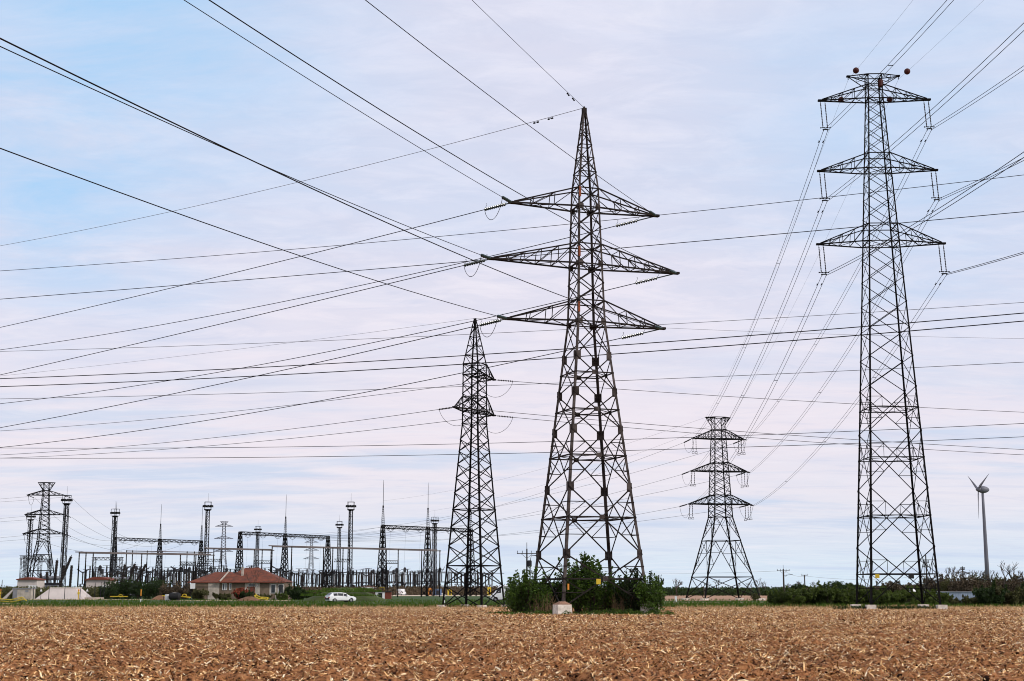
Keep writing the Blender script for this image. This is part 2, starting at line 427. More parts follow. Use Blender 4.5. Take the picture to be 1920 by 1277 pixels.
def make_field():
    nr, nc = 760, 1150
    ys = 14.0 * (FIELD_END / 14.0) ** (np.linspace(0, 1, nr))
    t = np.linspace(-1, 1, nc)
    Y, T = np.meshgrid(ys, t, indexing='ij')
    X = T * (24 + 0.46 * Y)
    Yj = Y + 0.006 * Y * (rngF.random(Y.shape) - 0.5) * 0.6
    edge = (Y > FIELD_END * 0.985)
    Yj = Yj + edge * (vnoise(X * 0.25, Y * 0, 12) - 0.5) * 1.4
    Z = field_h(X, Yj)
    V = np.stack([X, Yj, Z], -1).reshape(-1, 3)
    idx = np.arange(nr * nc).reshape(nr, nc)
    F = np.stack([idx[:-1, :-1], idx[:-1, 1:], idx[1:, 1:], idx[1:, :-1]], -1).reshape(-1, 4)
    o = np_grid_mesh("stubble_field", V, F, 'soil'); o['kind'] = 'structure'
    # flat remainder of the same field on both sides and behind the camera
    b = MB()
    for sx in (-1, 1):
        a = [(sx * (24 + 0.46 * 14), 14), (sx * 260, 14), (sx * 260, FIELD_END), (sx * (24 + 0.46 * FIELD_END), FIELD_END)]
        b.add([(x, y, 0.10) for x, y in a], [(0, 1, 2, 3)])
    b.add([(x, y, 0.10) for x, y in ((-260, -120), (260, -120), (260, 14), (-260, 14))], [(0, 1, 2, 3)])
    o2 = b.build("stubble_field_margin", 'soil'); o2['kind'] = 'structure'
make_field()

def make_straw():
    rg = np.random.default_rng(11)
    def scatter(n, y0, y1, p):
        # denser close to the camera
        u = rg.random(n)
        y = (y0 ** p + u * (y1 ** p - y0 ** p)) ** (1 / p)
        x = (rg.random(n) * 2 - 1) * (15 + 0.42 * y)
        keep = 0.25 * vnoise(x * 0.12, y * 0.12, 23) + vnoise(x * 0.6, y * 0.6, 21) * 0.5 + vnoise(x * 2.2, y * 2.2, 22) * 0.7 - 0.2 > rg.random(n) * 0.85
        return x[keep], y[keep]
    def strips(x, y, ln, wd, tilt):
        n = len(x)
        z = field_h(x, y) + 0.015
        az = rg.random(n) * 2 * np.pi; el = (rg.random(n) - 0.25) * tilt
        d = np.stack([np.cos(az) * np.cos(el), np.sin(az) * np.cos(el), np.sin(el)], -1)
        s = np.stack([-np.sin(az), np.cos(az), np.zeros(n)], -1)
        roll = (rg.random(n) - 0.5) * 2.0
        upv = np.cross(d, s)
        s2 = s * np.cos(roll)[:, None] + upv * np.sin(roll)[:, None]
        n2 = np.cross(d, s2)
        L = ln[:, None]; W = wd[:, None] / 2
        c = np.stack([x, y, z + np.abs(d[:, 2]) * ln * 0.4], -1)
        bend = (rg.random(n)[:, None] - 0.5) * 0.35 * L * n2
        p0 = c - d * L / 2; p1 = c + bend; p2 = c + d * L / 2
        return np.stack([p0 - s2 * W, p0 + s2 * W, p1 + s2 * W, p1 - s2 * W,
                         p1 - s2 * W, p1 + s2 * W, p2 + s2 * W * 0.7, p2 - s2 * W * 0.7], 1).reshape(-1, 3)
    parts = []
    x, y = scatter(480000, 20, 75, 1.25); n = len(x)
    parts.append(strips(x, y, 0.035 + 0.22 * rg.random(n) ** 4.5, 0.010 + 0.024 * rg.random(n) ** 1.8, 1.1))
    x, y = scatter(300000, 65, FIELD_END - 1, 1.4); n = len(x)
    parts.append(strips(x, y, 0.06 + 0.20 * rg.random(n) ** 3.5, 0.020 + 0.032 * rg.random(n), 1.2))
    V = np.concatenate(parts)
    o = np_mesh("maize_straw", V, 4, 'straw')
    tag(o, "pale dry maize straw and chaff littering the whole tilled field", "straw", kind='stuff')
    # soil clods
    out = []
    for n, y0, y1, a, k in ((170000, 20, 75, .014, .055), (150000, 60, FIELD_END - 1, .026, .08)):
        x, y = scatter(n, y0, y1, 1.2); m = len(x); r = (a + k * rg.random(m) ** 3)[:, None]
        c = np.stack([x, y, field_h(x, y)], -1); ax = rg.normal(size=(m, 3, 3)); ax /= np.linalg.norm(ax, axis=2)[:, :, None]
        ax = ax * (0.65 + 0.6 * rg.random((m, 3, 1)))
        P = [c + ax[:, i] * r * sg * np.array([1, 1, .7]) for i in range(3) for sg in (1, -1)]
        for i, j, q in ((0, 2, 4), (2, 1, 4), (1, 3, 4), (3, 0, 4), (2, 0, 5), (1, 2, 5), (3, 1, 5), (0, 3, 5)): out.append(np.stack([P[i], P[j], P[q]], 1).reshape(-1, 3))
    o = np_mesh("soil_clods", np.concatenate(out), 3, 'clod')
    tag(o, "reddish brown soil clods scattered over the tilled field", "clods", kind='stuff')
    # upright stubble at the far edge of the field
    n = 8000
    y = FIELD_END - 24 * rg.random(n) ** 1.4; x = (rg.random(n) * 2 - 1) * (18 + 0.42 * y)
    z = field_h(x, y); h = 0.10 + 0.26 * rg.random(n) ** 1.8; w = 0.016 + 0.016 * rg.random(n)
    lean = (rg.random((n, 2)) - 0.5) * 0.25
    V = np.stack([np.stack([x - w, y, z], -1), np.stack([x + w, y, z], -1), np.stack([x + w * .5 + lean[:, 0], y + lean[:, 1], z + h], -1),
                  np.stack([x - w * .5 + lean[:, 0], y + lean[:, 1], z + h], -1)], 1).reshape(-1, 3)
    o = np_mesh("standing_stubble", V, 4, 'dry_grass')
    tag(o, "thin band of standing dry stubble along the far field edge", "stubble", kind='stuff')
make_straw()

def blades(name, label, cat, areas, m, seed, hmin, hmax, w=0.03):
    """grass: many single blades in areas (x0,x1,y0,y1,count)"""
    rg = np.random.default_rng(seed); out = []
    for x0, x1, y0, y1, n, z0 in areas:
        x = x0 + (x1 - x0) * rg.random(n); y = y0 + (y1 - y0) * rg.random(n)
        keep = vnoise(x * 0.35, y * 0.2, seed) > rg.random(n) * 0.75
        x = x[keep]; y = y[keep]; n = len(x)
        h = (hmin + (hmax - hmin) * rg.random(n) ** 2) * (0.6 + 0.8 * vnoise(x * 0.3, y * 0.3, seed + 1))
        az = rg.random(n) * np.pi; ww = w * (0.6 + rg.random(n))
        lx = (rg.random(n) - 0.5) * h * 0.9; ly = (rg.random(n) - 0.5) * h * 0.9
        dx = np.cos(az) * ww; dy = np.sin(az) * ww; z = np.full(n, z0)
        out.append(np.stack([np.stack([x - dx, y - dy, z], -1), np.stack([x + dx, y + dy, z], -1), np.stack([x + lx, y + ly, z + h], -1)], 1).reshape(-1, 3))
    o = np_mesh(name, np.concatenate(out), 3, m)
    return tag(o, label, cat, kind='stuff')
blades("verge_grass", "green grass verge between the tilled field and the road", "grass",
       [(-78, 78, FIELD_END - .5, 185, 30000, 0), (-78, 78, FIELD_END - 3.5, FIELD_END, 5000, 0.06), (-100, 100, 185, 235, 16000, 0), (-120, 120, 235, 300, 9000, 0)], 'grass', 31, 0.12, 0.50, 0.06)

# road, yard, paths, far fields: thin sheets on the ground
sheet("gravel_yard", [(gx(735, 520), 520), (gx(1010, 520), 520), (gx(1010, 820), 820), (gx(700, 820), 820)], 0.008, 'gravel')
sheet("far_field", [(gx(1235, 262), 262), (gx(1480, 262), 262), (gx(1700, 1150), 1150), (gx(1100, 1150), 1150)], 0.008, 'far_field')
sheet("track", [(gx(1180, 212), 212), (gx(1440, 224), 224), (gx(1440, 229), 229), (gx(1180, 217), 217)], 0.012, 'dirt')
def ribbon(name, y0, y1, x0, x1, m, seed):
    rg = random.Random(seed); up = []; lo = []
    n = 14
    for i in range(n + 1):
        x = x0 + (x1 - x0) * i / n
        lo.append((x, y0 + rg.uniform(-1, 1) * 2)); up.append((x, y1 + rg.uniform(-1, 1) * 2))
    sheet(name, lo + up[::-1], 0.012, m)
ribbon("dirt_path", 262, 276, gx(330, 268), gx(545, 268), 'dirt', 1)
ribbon("dirt_path", 292, 308, gx(-40, 300), gx(285, 300), 'dirt', 2)
ribbon("dirt_path", 200, 206, gx(-80, 203), gx(52, 203), 'dirt', 3)
sheet("road", [(-170, 211), (gx(470, 208), 206), (gx(720, 208), 211), (gx(720, 208), 215), (gx(470, 208), 210), (-170, 215)], 0.010, 'far_field')

def mound_obj(name, cx, cy, rx, ry, h, m, seed, n=36):
    b = MB(); rg = random.Random(seed); vs = []; fs = []
    rings = 10
    for i in range(rings + 1):
        t = i / rings
        for k in range(n):
            a = 2 * math.pi * k / n
            w = 1 + 0.08 * math.sin(3 * a + seed) + 0.05 * math.sin(5 * a)
            hh = h * (math.cos(math.pi * t / 2) ** 1.2) * (1 + 0.08 * rg.uniform(-1, 1)) if i < rings else -0.05
            vs.append((cx + rx * t * w * math.cos(a), cy + ry * t * w * math.sin(a), hh))
    for i in range(rings):
        for k in range(n): fs.append((i * n + k, (i + 1) * n + k, (i + 1) * n + (k + 1) % n, i * n + (k + 1) % n))
    b.add(vs, fs)
    return b.build(name, m, smooth=True)
o = mound_obj("mound", gx(648, 264), 264, 8.0, 14, 2.25, 'mound', 3); o['kind'] = 'structure'
blades("mound_grass", "rough green grass covering the low mound behind the white car", "grass",
       [(gx(650, 262) - 7.0, gx(650, 262) + 7.0, 251, 255, 1500, .9), (gx(650, 262) - 6.5, gx(650, 262) + 6.5, 255, 262, 1800, 1.6), (gx(650, 262) - 4.5, gx(650, 262) + 4.5, 260, 266, 1500, 1.95)], 'grass', 37, 0.2, 0.6, 0.06)
tag(mound_obj("soil_heap", gx(469, 258), 258, 2.6, 2.0, 0.75, 'heap', 5), "small brown soil heap beside the yellow frame in front of the house", "soil heap")
tag(mound_obj("soil_heap", gx(302, 285), 285, 2.2, 2.0, .95, 'heap', 8), "rust brown spoil heap under the dark bushes left of the house", "soil heap")

# ================================================================== LATTICE PYLONS
def lerp(a, b, t): return Vector(a) * (1 - t) + Vector(b) * t
def corners(z, h): return [Vector((-h, -h, z)), Vector((h, -h, z)), Vector((h, h, z)), Vector((-h, h, z))]
def half_at(levels, z):
    for (z0, h0), (z1, h1) in zip(levels, levels[1:]):
        if z0 <= z <= z1: return h0 + (h1 - h0) * (z - z0) / (z1 - z0)
    return levels[-1][1]

def pylon(name, label, loc, rz, levels, pats, arms, legw, bw, msteel, mleg, footing, tee=None, gusset=None, group="lattice pylons", armw=None, leg_len=None):
    """levels: (height, half width); pats: bracing of each panel; arms: (lower z, upper z, half length, sides, panels)"""
    root = thing(name, label, "pylon", loc, rz, group)
    armw = armw or legw * 0.8
    # legs
    for k, (sx, sy) in enumerate(((-1, -1), (1, -1), (1, 1), (-1, 1))):
        b = MB()
        for (z0, h0), (z1, h1) in zip(levels, levels[1:]):
            kk = 1.0 - 0.45 * (z0 / levels[-1][0])
            b.angle((sx * h0, sy * h0, z0), (sx * h1, sy * h1, z1), legw * kk, legw * kk * 0.22, (-sx, 0, 0), (0, -sy, 0))
        b.build("leg", mleg, root)
        if footing:
            fw, fh, fd = footing
            f = MB(); f.box((sx * levels[0][1], sy * levels[0][1], fd + fh / 2), (fw, fw, fh), 0, 0.97)
            fo = f.build("concrete_footing", 'concrete', root)
            if fw > 1.0 and fh > .9:
                c = MB(); zt = fd + fh; hb = fw * 0.97 / 2; x0 = sx * levels[0][1]; y0 = sy * levels[0][1]
                c.add([(x0 - hb, y0 - hb, zt), (x0 + hb, y0 - hb, zt), (x0 + hb, y0 + hb, zt), (x0 - hb, y0 + hb, zt),
                       (x0 - .16, y0 - .16, zt + .22), (x0 + .16, y0 - .16, zt + .22), (x0 + .16, y0 + .16, zt + .22), (x0 - .16, y0 + .16, zt + .22)],
                      [(0, 1, 5, 4), (1, 2, 6, 5), (2, 3, 7, 6), (3, 0, 4, 7), (4, 5, 6, 7)])
                c.build("footing_cap", 'concrete_cap', fo)
    # bracing
    b = MB(); g = []
    for i, p in enumerate(pats):
        (z0, h0), (z1, h1) = levels[i], levels[i + 1]
        kb = bw * (1.0 - 0.4 * z0 / levels[-1][0])
        A = corners(z0, h0); B = corners(z1, h1)
        for f in range(4):
            a0, a1, b0, b1 = A[f], A[(f + 1) % 4], B[f], B[(f + 1) % 4]
            out = ((a0 + a1) / 2); out.z = 0; out.normalize()
            if p[0] in 'XD':
                b.beam(a0, b1, kb, kb * 0.5, out); b.beam(a1 + out * kb * 0.3, b0 + out * kb * 0.3, kb, kb * 0.5, out)
            if p[0] == 'Z':
                if (i + f) % 2: b.beam(a0, b1, kb, kb * .5, out)
                else: b.beam(a1, b0, kb, kb * .5, out)
            if p[0] == 'V':        # inverted V to the middle of the upper horizontal
                mid = (b0 + b1) / 2
                b.beam(a0, mid, kb, kb * .5, out); b.beam(a1, mid, kb, kb * .5, out); b.beam(b0, b1, kb, kb * .5, out)
                for q0, q1, e in ((a0, b0, mid), (a1, b1, mid)):
                    for t in (0.33, 0.66):
                        b.beam(lerp(q0, q1, t), lerp(q0, e, t), kb * .55); 
                    b.beam(lerp(q0, q1, .66), lerp(q0, e, .33), kb * .55)
                    b.beam(lerp(q0, q1, 1), lerp(q0, e, .66), kb * .55)
            if p[0] == 'A':        # upright V from the middle of the lower horizontal
                mid = (a0 + a1) / 2
                b.beam(mid, b0, kb, kb * .5, out); b.beam(mid, b1, kb, kb * .5, out); b.beam(a0, a1, kb, kb * .5, out)
                for q0, q1 in ((a0, b0), (a1, b1)):
                    b.beam(lerp(q0, q1, .5), lerp(mid, q1, .5), kb * .55); b.beam(q0, lerp(mid, q1, .5), kb * .55)
            if 'H' in p: b.beam(b0, b1, kb, kb * .6, out)
            if p[0] == 'D':
                t = h0 / (h0 + h1); zc = z0 + (z1 - z0) * t
                l = lerp(a0, b0, t); r = lerp(a1, b1, t); c = (l + r) / 2
                b.beam(l, r, kb * 1.05, kb * .7, out)
                if f < 2:
                    l2 = lerp(A[f + 1], B[f + 1], t); r2 = lerp(A[(f + 2) % 4], B[(f + 2) % 4], t)
                    b.beam(c, (l2 + r2) / 2, kb * .6)
                    b.beam((lerp(A[(f + 2) % 4], B[(f + 2) % 4], t) + lerp(A[(f + 3) % 4], B[(f + 3) % 4], t)) / 2, (lerp(A[(f + 3) % 4], B[(f + 3) % 4], t) + lerp(A[f], B[f], t)) / 2, kb * .6)
                if '2' in p:
                    for leg0, leg1, d0, d1 in ((a0, b0, a0, b1), (a1, b1, a1, b0)):
                        lo = lerp(leg0, leg1, t * .52); lo2 = lerp(d0, d1, t * .52)
                        b.beam(lo, lo2, kb * .6); b.beam(lerp(leg0, leg1, t), lo2, kb * .55)
                    for leg0, leg1, d0, d1 in ((a0, b0, a1, b0), (a1, b1, a0, b1)):
                        u = t + (1 - t) * .5
                        hi = lerp(leg0, leg1, u); hi2 = lerp(d0, d1, u)
                        b.beam(hi, hi2, kb * .6); b.beam(lerp(leg0, leg1, t), hi2, kb * .55)
                        if '3' in p:
                            b.beam(hi2, (hi2.x, hi2.y, zc + 0.0), kb * .45)
                if gusset:
                    g.append((c + out * 0.05, out, gusset, gusset * .8))
            if gusset and p[0] in 'DX' and 'G' in p:
                g.append((lerp(b0, b1, 0.5 * gusset / max(h1 * 2, .1)) + out * 0.03, out, gusset * .85, gusset * (1.6 if p[0] == 'D' else 1.0)))
                g.append((lerp(b1, b0, 0.5 * gusset / max(h1 * 2, .1)) + out * 0.03, out, gusset * .85, gusset * (1.6 if p[0] == 'D' else 1.0)))
    b.build("bracing", msteel, root)
    for q in g:
        gb = MB(); gb.plate(*q); gb.build("gusset_plate", mleg, root)
    # crossarms
    for zl, zu, half, sides, n in arms:
        for s in sides:
            a = MB(); hl = half_at(levels, zl); hu = half_at(levels, zu)
            tip = Vector((s * half, 0, zl)); w = armw
            lows = [Vector((s * hl, -hl, zl)), Vector((s * hl, hl, zl))]
            ups = [Vector((s * hu, -hu, zu)), Vector((s * hu, hu, zu))]
            tips = [tip + Vector((0, -0.12, 0)), tip + Vector((0, 0.12, 0))]
            tu = [t + Vector((-s * 0.15, 0, 0.10)) for t in tips]
            for j in (0, 1):
                a.beam(lows[j], tips[j], w * 1.05, w * 1.05); a.beam(ups[j], tu[j], w * .85, w * .85)
            ts = [(q / n) ** 0.9 for q in range(n + 1)]
            for j in (0, 1):
                for q in range(n):
                    l0, l1 = lerp(lows[j], tips[j], ts[q]), lerp(lows[j], tips[j], ts[q + 1])
                    u0, u1 = lerp(ups[j], tu[j], ts[q]), lerp(ups[j], tu[j], ts[q + 1])
                    if q: a.beam(l0, u0, w * .5)
                    if q < n - 1 and n > 2: a.beam(l1, u0, w * .5)
            for q in range(n):
                l0, l1 = lerp(lows[0], tips[0], ts[q]), lerp(lows[1], tips[1], ts[q])
                m0, m1 = lerp(lows[0], tips[0], ts[q + 1]), lerp(lows[1], tips[1], ts[q + 1])
                if q: a.beam(l0, l1, w * .45)
                a.beam(l0 if q % 2 else l1, m1 if q % 2 else m0, w * .45)
                if q < n - 1:
                    u0, u1 = lerp(ups[0], tu[0], ts[q + 1]), lerp(ups[1], tu[1], ts[q + 1])
                    a.beam(u0, u1, w * .4)
            a.box((s * (half - .02), 0, zl + .01), (0.5, 0.34, 0.16))
            a.build("crossarm", msteel, root)
        # belt round the body at the arm
        for z, hh in ((zl, half_at(levels, zl)), (zu, half_at(levels, zu))):
            b2 = MB(); cs = corners(z, hh)
            for f in range(4): b2.beam(cs[f], cs[(f + 1) % 4], w * .8)
            if z == zl: b2.beam(cs[0], cs[2], w * .5); b2.beam(cs[1], cs[3], w * .5)
            b2.build("arm_belt", msteel, root)
    if tee:
        zt, zb, half = tee; a = MB(); w = armw * .8
        ht = half_at(levels, zt); hb = half_at(levels, zb)
        for s in (-1, 1):
            for sy in (-1, 1):
                tip = Vector((s * half, sy * .1, zt))
                a.beam((s * ht, sy * ht, zt), tip, w); a.beam((s * hb, sy * hb, zb), tip, w * .8)
                m0 = lerp((s * ht, sy * ht, zt), tip, .5); m1 = lerp((s * hb, sy * hb, zb), tip, .5)
                a.beam(m0, m1, w * .5); a.beam(m1, (s * ht, sy * ht, zt), w * .5)
            a.beam((s * ht, -ht, zt), (s * half * .6, ht * .5, zt), w * .5); a.beam((s * ht, ht, zt), (s * half * .6, -ht * .5, zt), w * .5)
            a.box((s * half, 0, zt), (.3, .3, .14))
        cs = corners(zt, ht)
        for f in range(4): a.beam(cs[f], cs[(f + 1) % 4], w)
        a.build("earth_wire_arm", msteel, root)
    return root

def disc_string(b, p0, p1, r=0.13, pitch=0.17, n=7):
    """cap-and-pin insulator discs between two points"""
    p0 = Vector(p0); p1 = Vector(p1); L = (p1 - p0).length; k = max(3, int(L / pitch)); prof = [(0, .03)]
    for i in range(k):
        t = i / k; s = 1 / k
        prof += [(t + .15 * s, .035), (t + .35 * s, r), (t + .6 * s, r * .9), (t + .75 * s, .035)]
    prof.append((1, .03)); b.lathe(p0, p1, prof, n)
def post_ins(b, p0, p1, r=.3, pitch=.3, n=8):
    p0 = Vector(p0); p1 = Vector(p1); L = (p1 - p0).length; k = max(3, int(L / pitch)); prof = [(0, r * .7)]
    for i in range(k): prof += [((i + .15) / k, r * .72), ((i + .45) / k, r), ((i + .75) / k, r * .95), ((i + .9) / k, r * .72)]
    prof.append((1, r * .7)); b.lathe(p0, p1, prof, n)
def arc(p0, p1, dip, n=10, side=(0, 0, 0)):
    p0 = Vector(p0); p1 = Vector(p1); out = []
    for i in range(n + 1):
        t = i / n; k = 4 * t * (1 - t)
        k = k ** 0.75
        out.append(p0.lerp(p1, t) + Vector((0, 0, -dip * k)) + Vector(side) * k)
    return out
def to_local(root, p):
    return Matrix.Rotation(-root.rotation_euler.z, 4, 'Z') @ (Vector(p) - root.location)
def to_world(root, p):
    return Matrix.Rotation(root.rotation_euler.z, 4, 'Z') @ Vector(p) + root.location
def azv(deg): return Vector((math.cos(R(deg)), math.sin(R(deg)), 0))

# ---- the nearest pylon (double circuit, peaked)
NEAR_RZ = R(19.0)
NB, NT = 3.22, 36.85
zs_body = [21.95, 23.4, 25.0, 26.5, 27.9, 29.27]
nl = [(0.62, NB)]
waist, hw = 20.74, 1.08
def near_h(z): return NB + (hw - NB) * (z - 0.62) / (waist - 0.62)
for z in (4.23, 8.83, 12.89, 15.57, 18.2): nl.append((z, near_h(z)))
nl.append((waist, hw))
for z in (22.3, 23.65, 25.0, 26.45, 27.85, 29.27, 30.7): nl.append((z, hw + (0.79 - hw) * (z - waist) / (30.7 - waist)))
for z in (32.0, 33.1, 34.1, 35.0, 35.8, NT): nl.append((z, 0.79 + (0.13 - 0.79) * (z - 30.7) / (NT - 30.7)))
npat = ['D2G', 'D2G', 'D2G', 'DG', 'DG', 'XG'] + ['X', 'X', 'XG', 'X', 'X', 'XG', 'X'] + ['XH', 'XH', 'ZH', 'ZH', 'ZH', 'ZH']
near = pylon("lattice_pylon", "largest pylon, brown steel with rusty plates, rising out of a leafy thicket", (5.36, 101.0, 0), NEAR_RZ,
             nl, npat, [(29.27, 30.7, 5.69, (-1, 1), 3), (25.0, 26.5, 7.24, (-1, 1), 5), (20.74, 22.3, 6.03, (-1, 1), 3)],
             0.195, 0.095, 'steel_dark', 'steel_brown', (1.02, 1.0, -0.18), gusset=0.40, armw=0.10)
b = MB(); b.box((0, 0, NT), (.3, .3, .35)); b.beam((0, 0, NT), (0, 0, NT + .3), .1); b.build("peak_cap", 'steel_dark', near)
b = MB()
nrm = Vector((0, -1, 0))
h0 = near_h(2.4)
b.plate((-0.55, -h0 - .12, 2.35), nrm, 0.32, 0.36); b.build("warning_sign", 'yellow', near)
b = MB(); b.plate((-h0 + .28, -h0 - .14, 2.0), nrm, 0.12, 0.40); b.build("number_plate", 'orange', near)
# rust-painted root straps at the upper arm joints of the nearest leg
for z in (21.75, 25.85, 30.35):
    hh = half_at(nl, z); b = MB(); b.plate((-hh + .08, -hh - .04, z), nrm, .16, .75, .03); b.build("rusty_strap", 'rust', near)

def wire_curve(A, az, exit_px, mid_px=None, lo=2e-4, hi=1.2e-3, curv=None):
    """slope and curvature of a hanging wire from A along the plan bearing az through sight lines"""
    d = azv(az); s2, z2 = on_plan(*exit_px, A, d)
    if curv is None:
        s1, z1 = on_plan(*mid_px, A, d)
        m = np.array([[s1, s1 * s1], [s2, s2 * s2]]); bb, cc = np.linalg.solve(m, [z1 - A[2], z2 - A[2]])
        curv = min(max(2 * cc, lo), hi)
    c = curv / 2
    return (z2 - A[2] - c * s2 * s2) / s2, c
def wire_pts(A, az, bc, length, n=48, s0=0.0):
    d = azv(az); bb, c = bc
    return [Vector((A[0], A[1], A[2])) + d * s + Vector((0, 0, bb * s + c * s * s)) for s in (s0 + (length - s0) * i / n for i in range(n + 1))]
def wire(name, label, pts, r, m, group, cat="power line"):
    b = MB(); b.tube(pts, r, 4)
    o = b.build(name, m, None, origin=pts[0]); return tag(o, label, cat, group)

DIR1, DIR2 = 252.0, 140.0
W1 = {'L1': ((640, 187), (345, 0)), 'R1': ((880, 151), (685, 0)), 'L2': ((500, 313), (0, 87)), 'R2': ((640, 160), (392, 0)),
      'L3': ((333, 400), (0, 278)), 'R3': ((640, 379), (0, 72))}
W2 = {'L1': ((433, 513), (0, 614)), 'R1': ((640, 543), (0, 656)), 'L2': ((440, 594), (0, 703)), 'R2': ((640, 655), (0, 757)),
      'L3': ((440, 714), (0, 802)), 'R3': ((560, 762), (0, 839))}
LEV = {'1': (29.27, 5.69, 'top'), '2': (25.0, 7.24, 'middle'), '3': (20.74, 6.03, 'bottom')}
SIDE = {'L': (-1, 'left'), 'R': (1, 'right')}
for k in W1:
    s, sn = SIDE[k[0]]; z, half, ln = LEV[k[1]]
    tipw = to_world(near, (s * half, 0, z))
    # tension string towards the camera
    bc = wire_curve(tipw, DIR1, W1[k][1], W1[k][0], 3e-4, 1.1e-3)
    pts = wire_pts(tipw, DIR1, bc, 235, 70)
    e0 = tipw + (pts[1] - tipw).normalized() * .35; e1 = tipw + (pts[1] - tipw).normalized() * 2.1
    b = MB(); b.beam(tipw, e0, .06); disc_string(b, to_local(near, e0) * 0 + e0, e1, .125)
    b2 = MB(); b2.v = [tuple(to_local(near, v)) for v in b.v]; b2.f = b.f; b2.build("insulator_string", 'glass_ins', near)
    pts = wire_pts(tipw, DIR1, bc, 235, 70, 2.0)
    wire("conductor", "black wire from the brown pylon's %s %s arm passing overhead" % (ln, sn), pts, 0.023, 'wire', "wires of the brown pylon")
    # tension string towards the far left
    link = .6 if s < 0 else 1.7
    bc2 = wire_curve(tipw, DIR2, W2[k][1], W2[k][0], 2e-4, 1.0e-3)
    q = wire_pts(tipw, DIR2, bc2, 170, 50)
    dd = (q[1] - tipw).normalized()
    f0 = tipw + dd * link; f1 = tipw + dd * (link + 2.0)
    b = MB(); b.beam(tipw, f0, .07); disc_string(b, f0, f1, .13, .2)
    for qq in (f0, f1): b.tube(arc(qq + Vector((0, 0, .05)), qq + Vector((.1, -.1, .42)), -.12, 5, (.12, 0, 0)), .016, 3)
    b2 = MB(); b2.v = [tuple(to_local(near, v)) for v in b.v]; b2.f = b.f; b2.build("insulator_string", 'glass_ins', near)
    wire("conductor", "thin wire from the brown pylon's %s %s arm running down to the far left" % (ln, sn),
         wire_pts(tipw, DIR2, bc2, 170, 50, link + 2.0), 0.030, 'wire', "wires of the brown pylon")
    if s < 0:
        b = MB(); b.tube([to_local(near, p) for p in arc(f1, e1, 1.15, 14)], .022, 4); b.build("jumper_loop", 'wire', near)
topw = to_world(near, (0, 0, NT + .2))
bc = wire_curve(topw, DIR1, (885, 0), None, curv=5e-4)
p = wire_pts(topw, DIR1, bc, 235, 70)
o = wire("earth_wire", "thin earth wire from the tip of the brown pylon rising steeply to the top edge", p, 0.02, 'wire', "wires of the brown pylon")
def dampers(o, A, az, bc, ss, org, r=.045):
    d = azv(az); k = Vector((0, 0, .13))
    for q in ss:
        b = MB(); c = wire_pts(A, az, bc, q, 1)[-1] - org
        b.beam(c, c - k, .03); b.tube([c - d * .24 - k, c - d * .1 - k], r, 5); b.tube([c + d * .1 - k, c + d * .24 - k], r, 5)
        b.tube([c - d * .2 - k, c + d * .2 - k], .014, 3); b.build("vibration_damper", 'steel_black', o)
dampers(o, topw, DIR1, bc, (3.0, 4.4), p[0], .06)
bc = wire_curve(topw, DIR2, (0, 461), (640, 325), 2e-4, 8e-4)
p = wire_pts(topw, DIR2, bc, 170, 50)
o = wire("earth_wire", "thin pale earth wire from the tip of the brown pylon sloping to the left edge", p, 0.02, 'wire_far', "wires of the brown pylon")
dampers(o, topw, DIR2, bc, (3.2, 4.6), p[0], .07)

# ---- the slim pylon to its left
LY = 147.0; LK = LY / 155.0
LP = Vector((-4.1 * LK, LY, 0)); LP_RZ = R(61)
zt, zu, zl, zw = hz(597, LY, 893), hz(703, LY, 890), hz(771.5, LY, 888), hz(795, LY, 888)
pl = [(0.1, 2.36)]
zk = [q * LK for q in (2.4, 4.5, 6.6, 8.6, 10.5, 12.3, 13.9, 15.4, 16.8, 18.1)]
def lp_h(z): return 2.36 + (0.97 - 2.36) * (z - 0.1) / (zw - 0.1)
for z in zk: pl.append((z, lp_h(z)))
pl.append((zw, 0.97))
nz = 6
ztop_body = hz(683, LY, 890)
for i in range(1, nz + 1): pl.append((zw + (ztop_body - zw) * i / nz, 0.97 - .05 * i / nz))
for i in range(1, 6): pl.append((ztop_body + (zt - ztop_body) * i / 5, .92 + (.09 - .92) * i / 5))
lpat = ['X', 'XH', 'X', 'X', 'XH', 'X', 'X', 'X', 'X', 'X', 'XH'] + ['X'] * nz + ['ZH', 'ZH', 'ZH', 'ZH', 'X']
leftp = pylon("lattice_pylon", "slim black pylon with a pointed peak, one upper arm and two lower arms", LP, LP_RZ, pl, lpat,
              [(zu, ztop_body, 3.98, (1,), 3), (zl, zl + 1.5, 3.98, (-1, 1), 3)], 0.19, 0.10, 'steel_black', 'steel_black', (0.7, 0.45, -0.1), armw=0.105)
LW = {'U': (1, zu, [(620, 751), (0, 808)], [(1540, 754), (1920, 773)], 'upper'),
      'LL': (-1, zl, [(620, 796), (0, 853)], [(1540, 820), (1920, 843)], 'lower left'),
      'LR': (1, zl, [(620, 814.6), (0, 859)], [(1540, 830), (1920, 853)], 'lower right')}
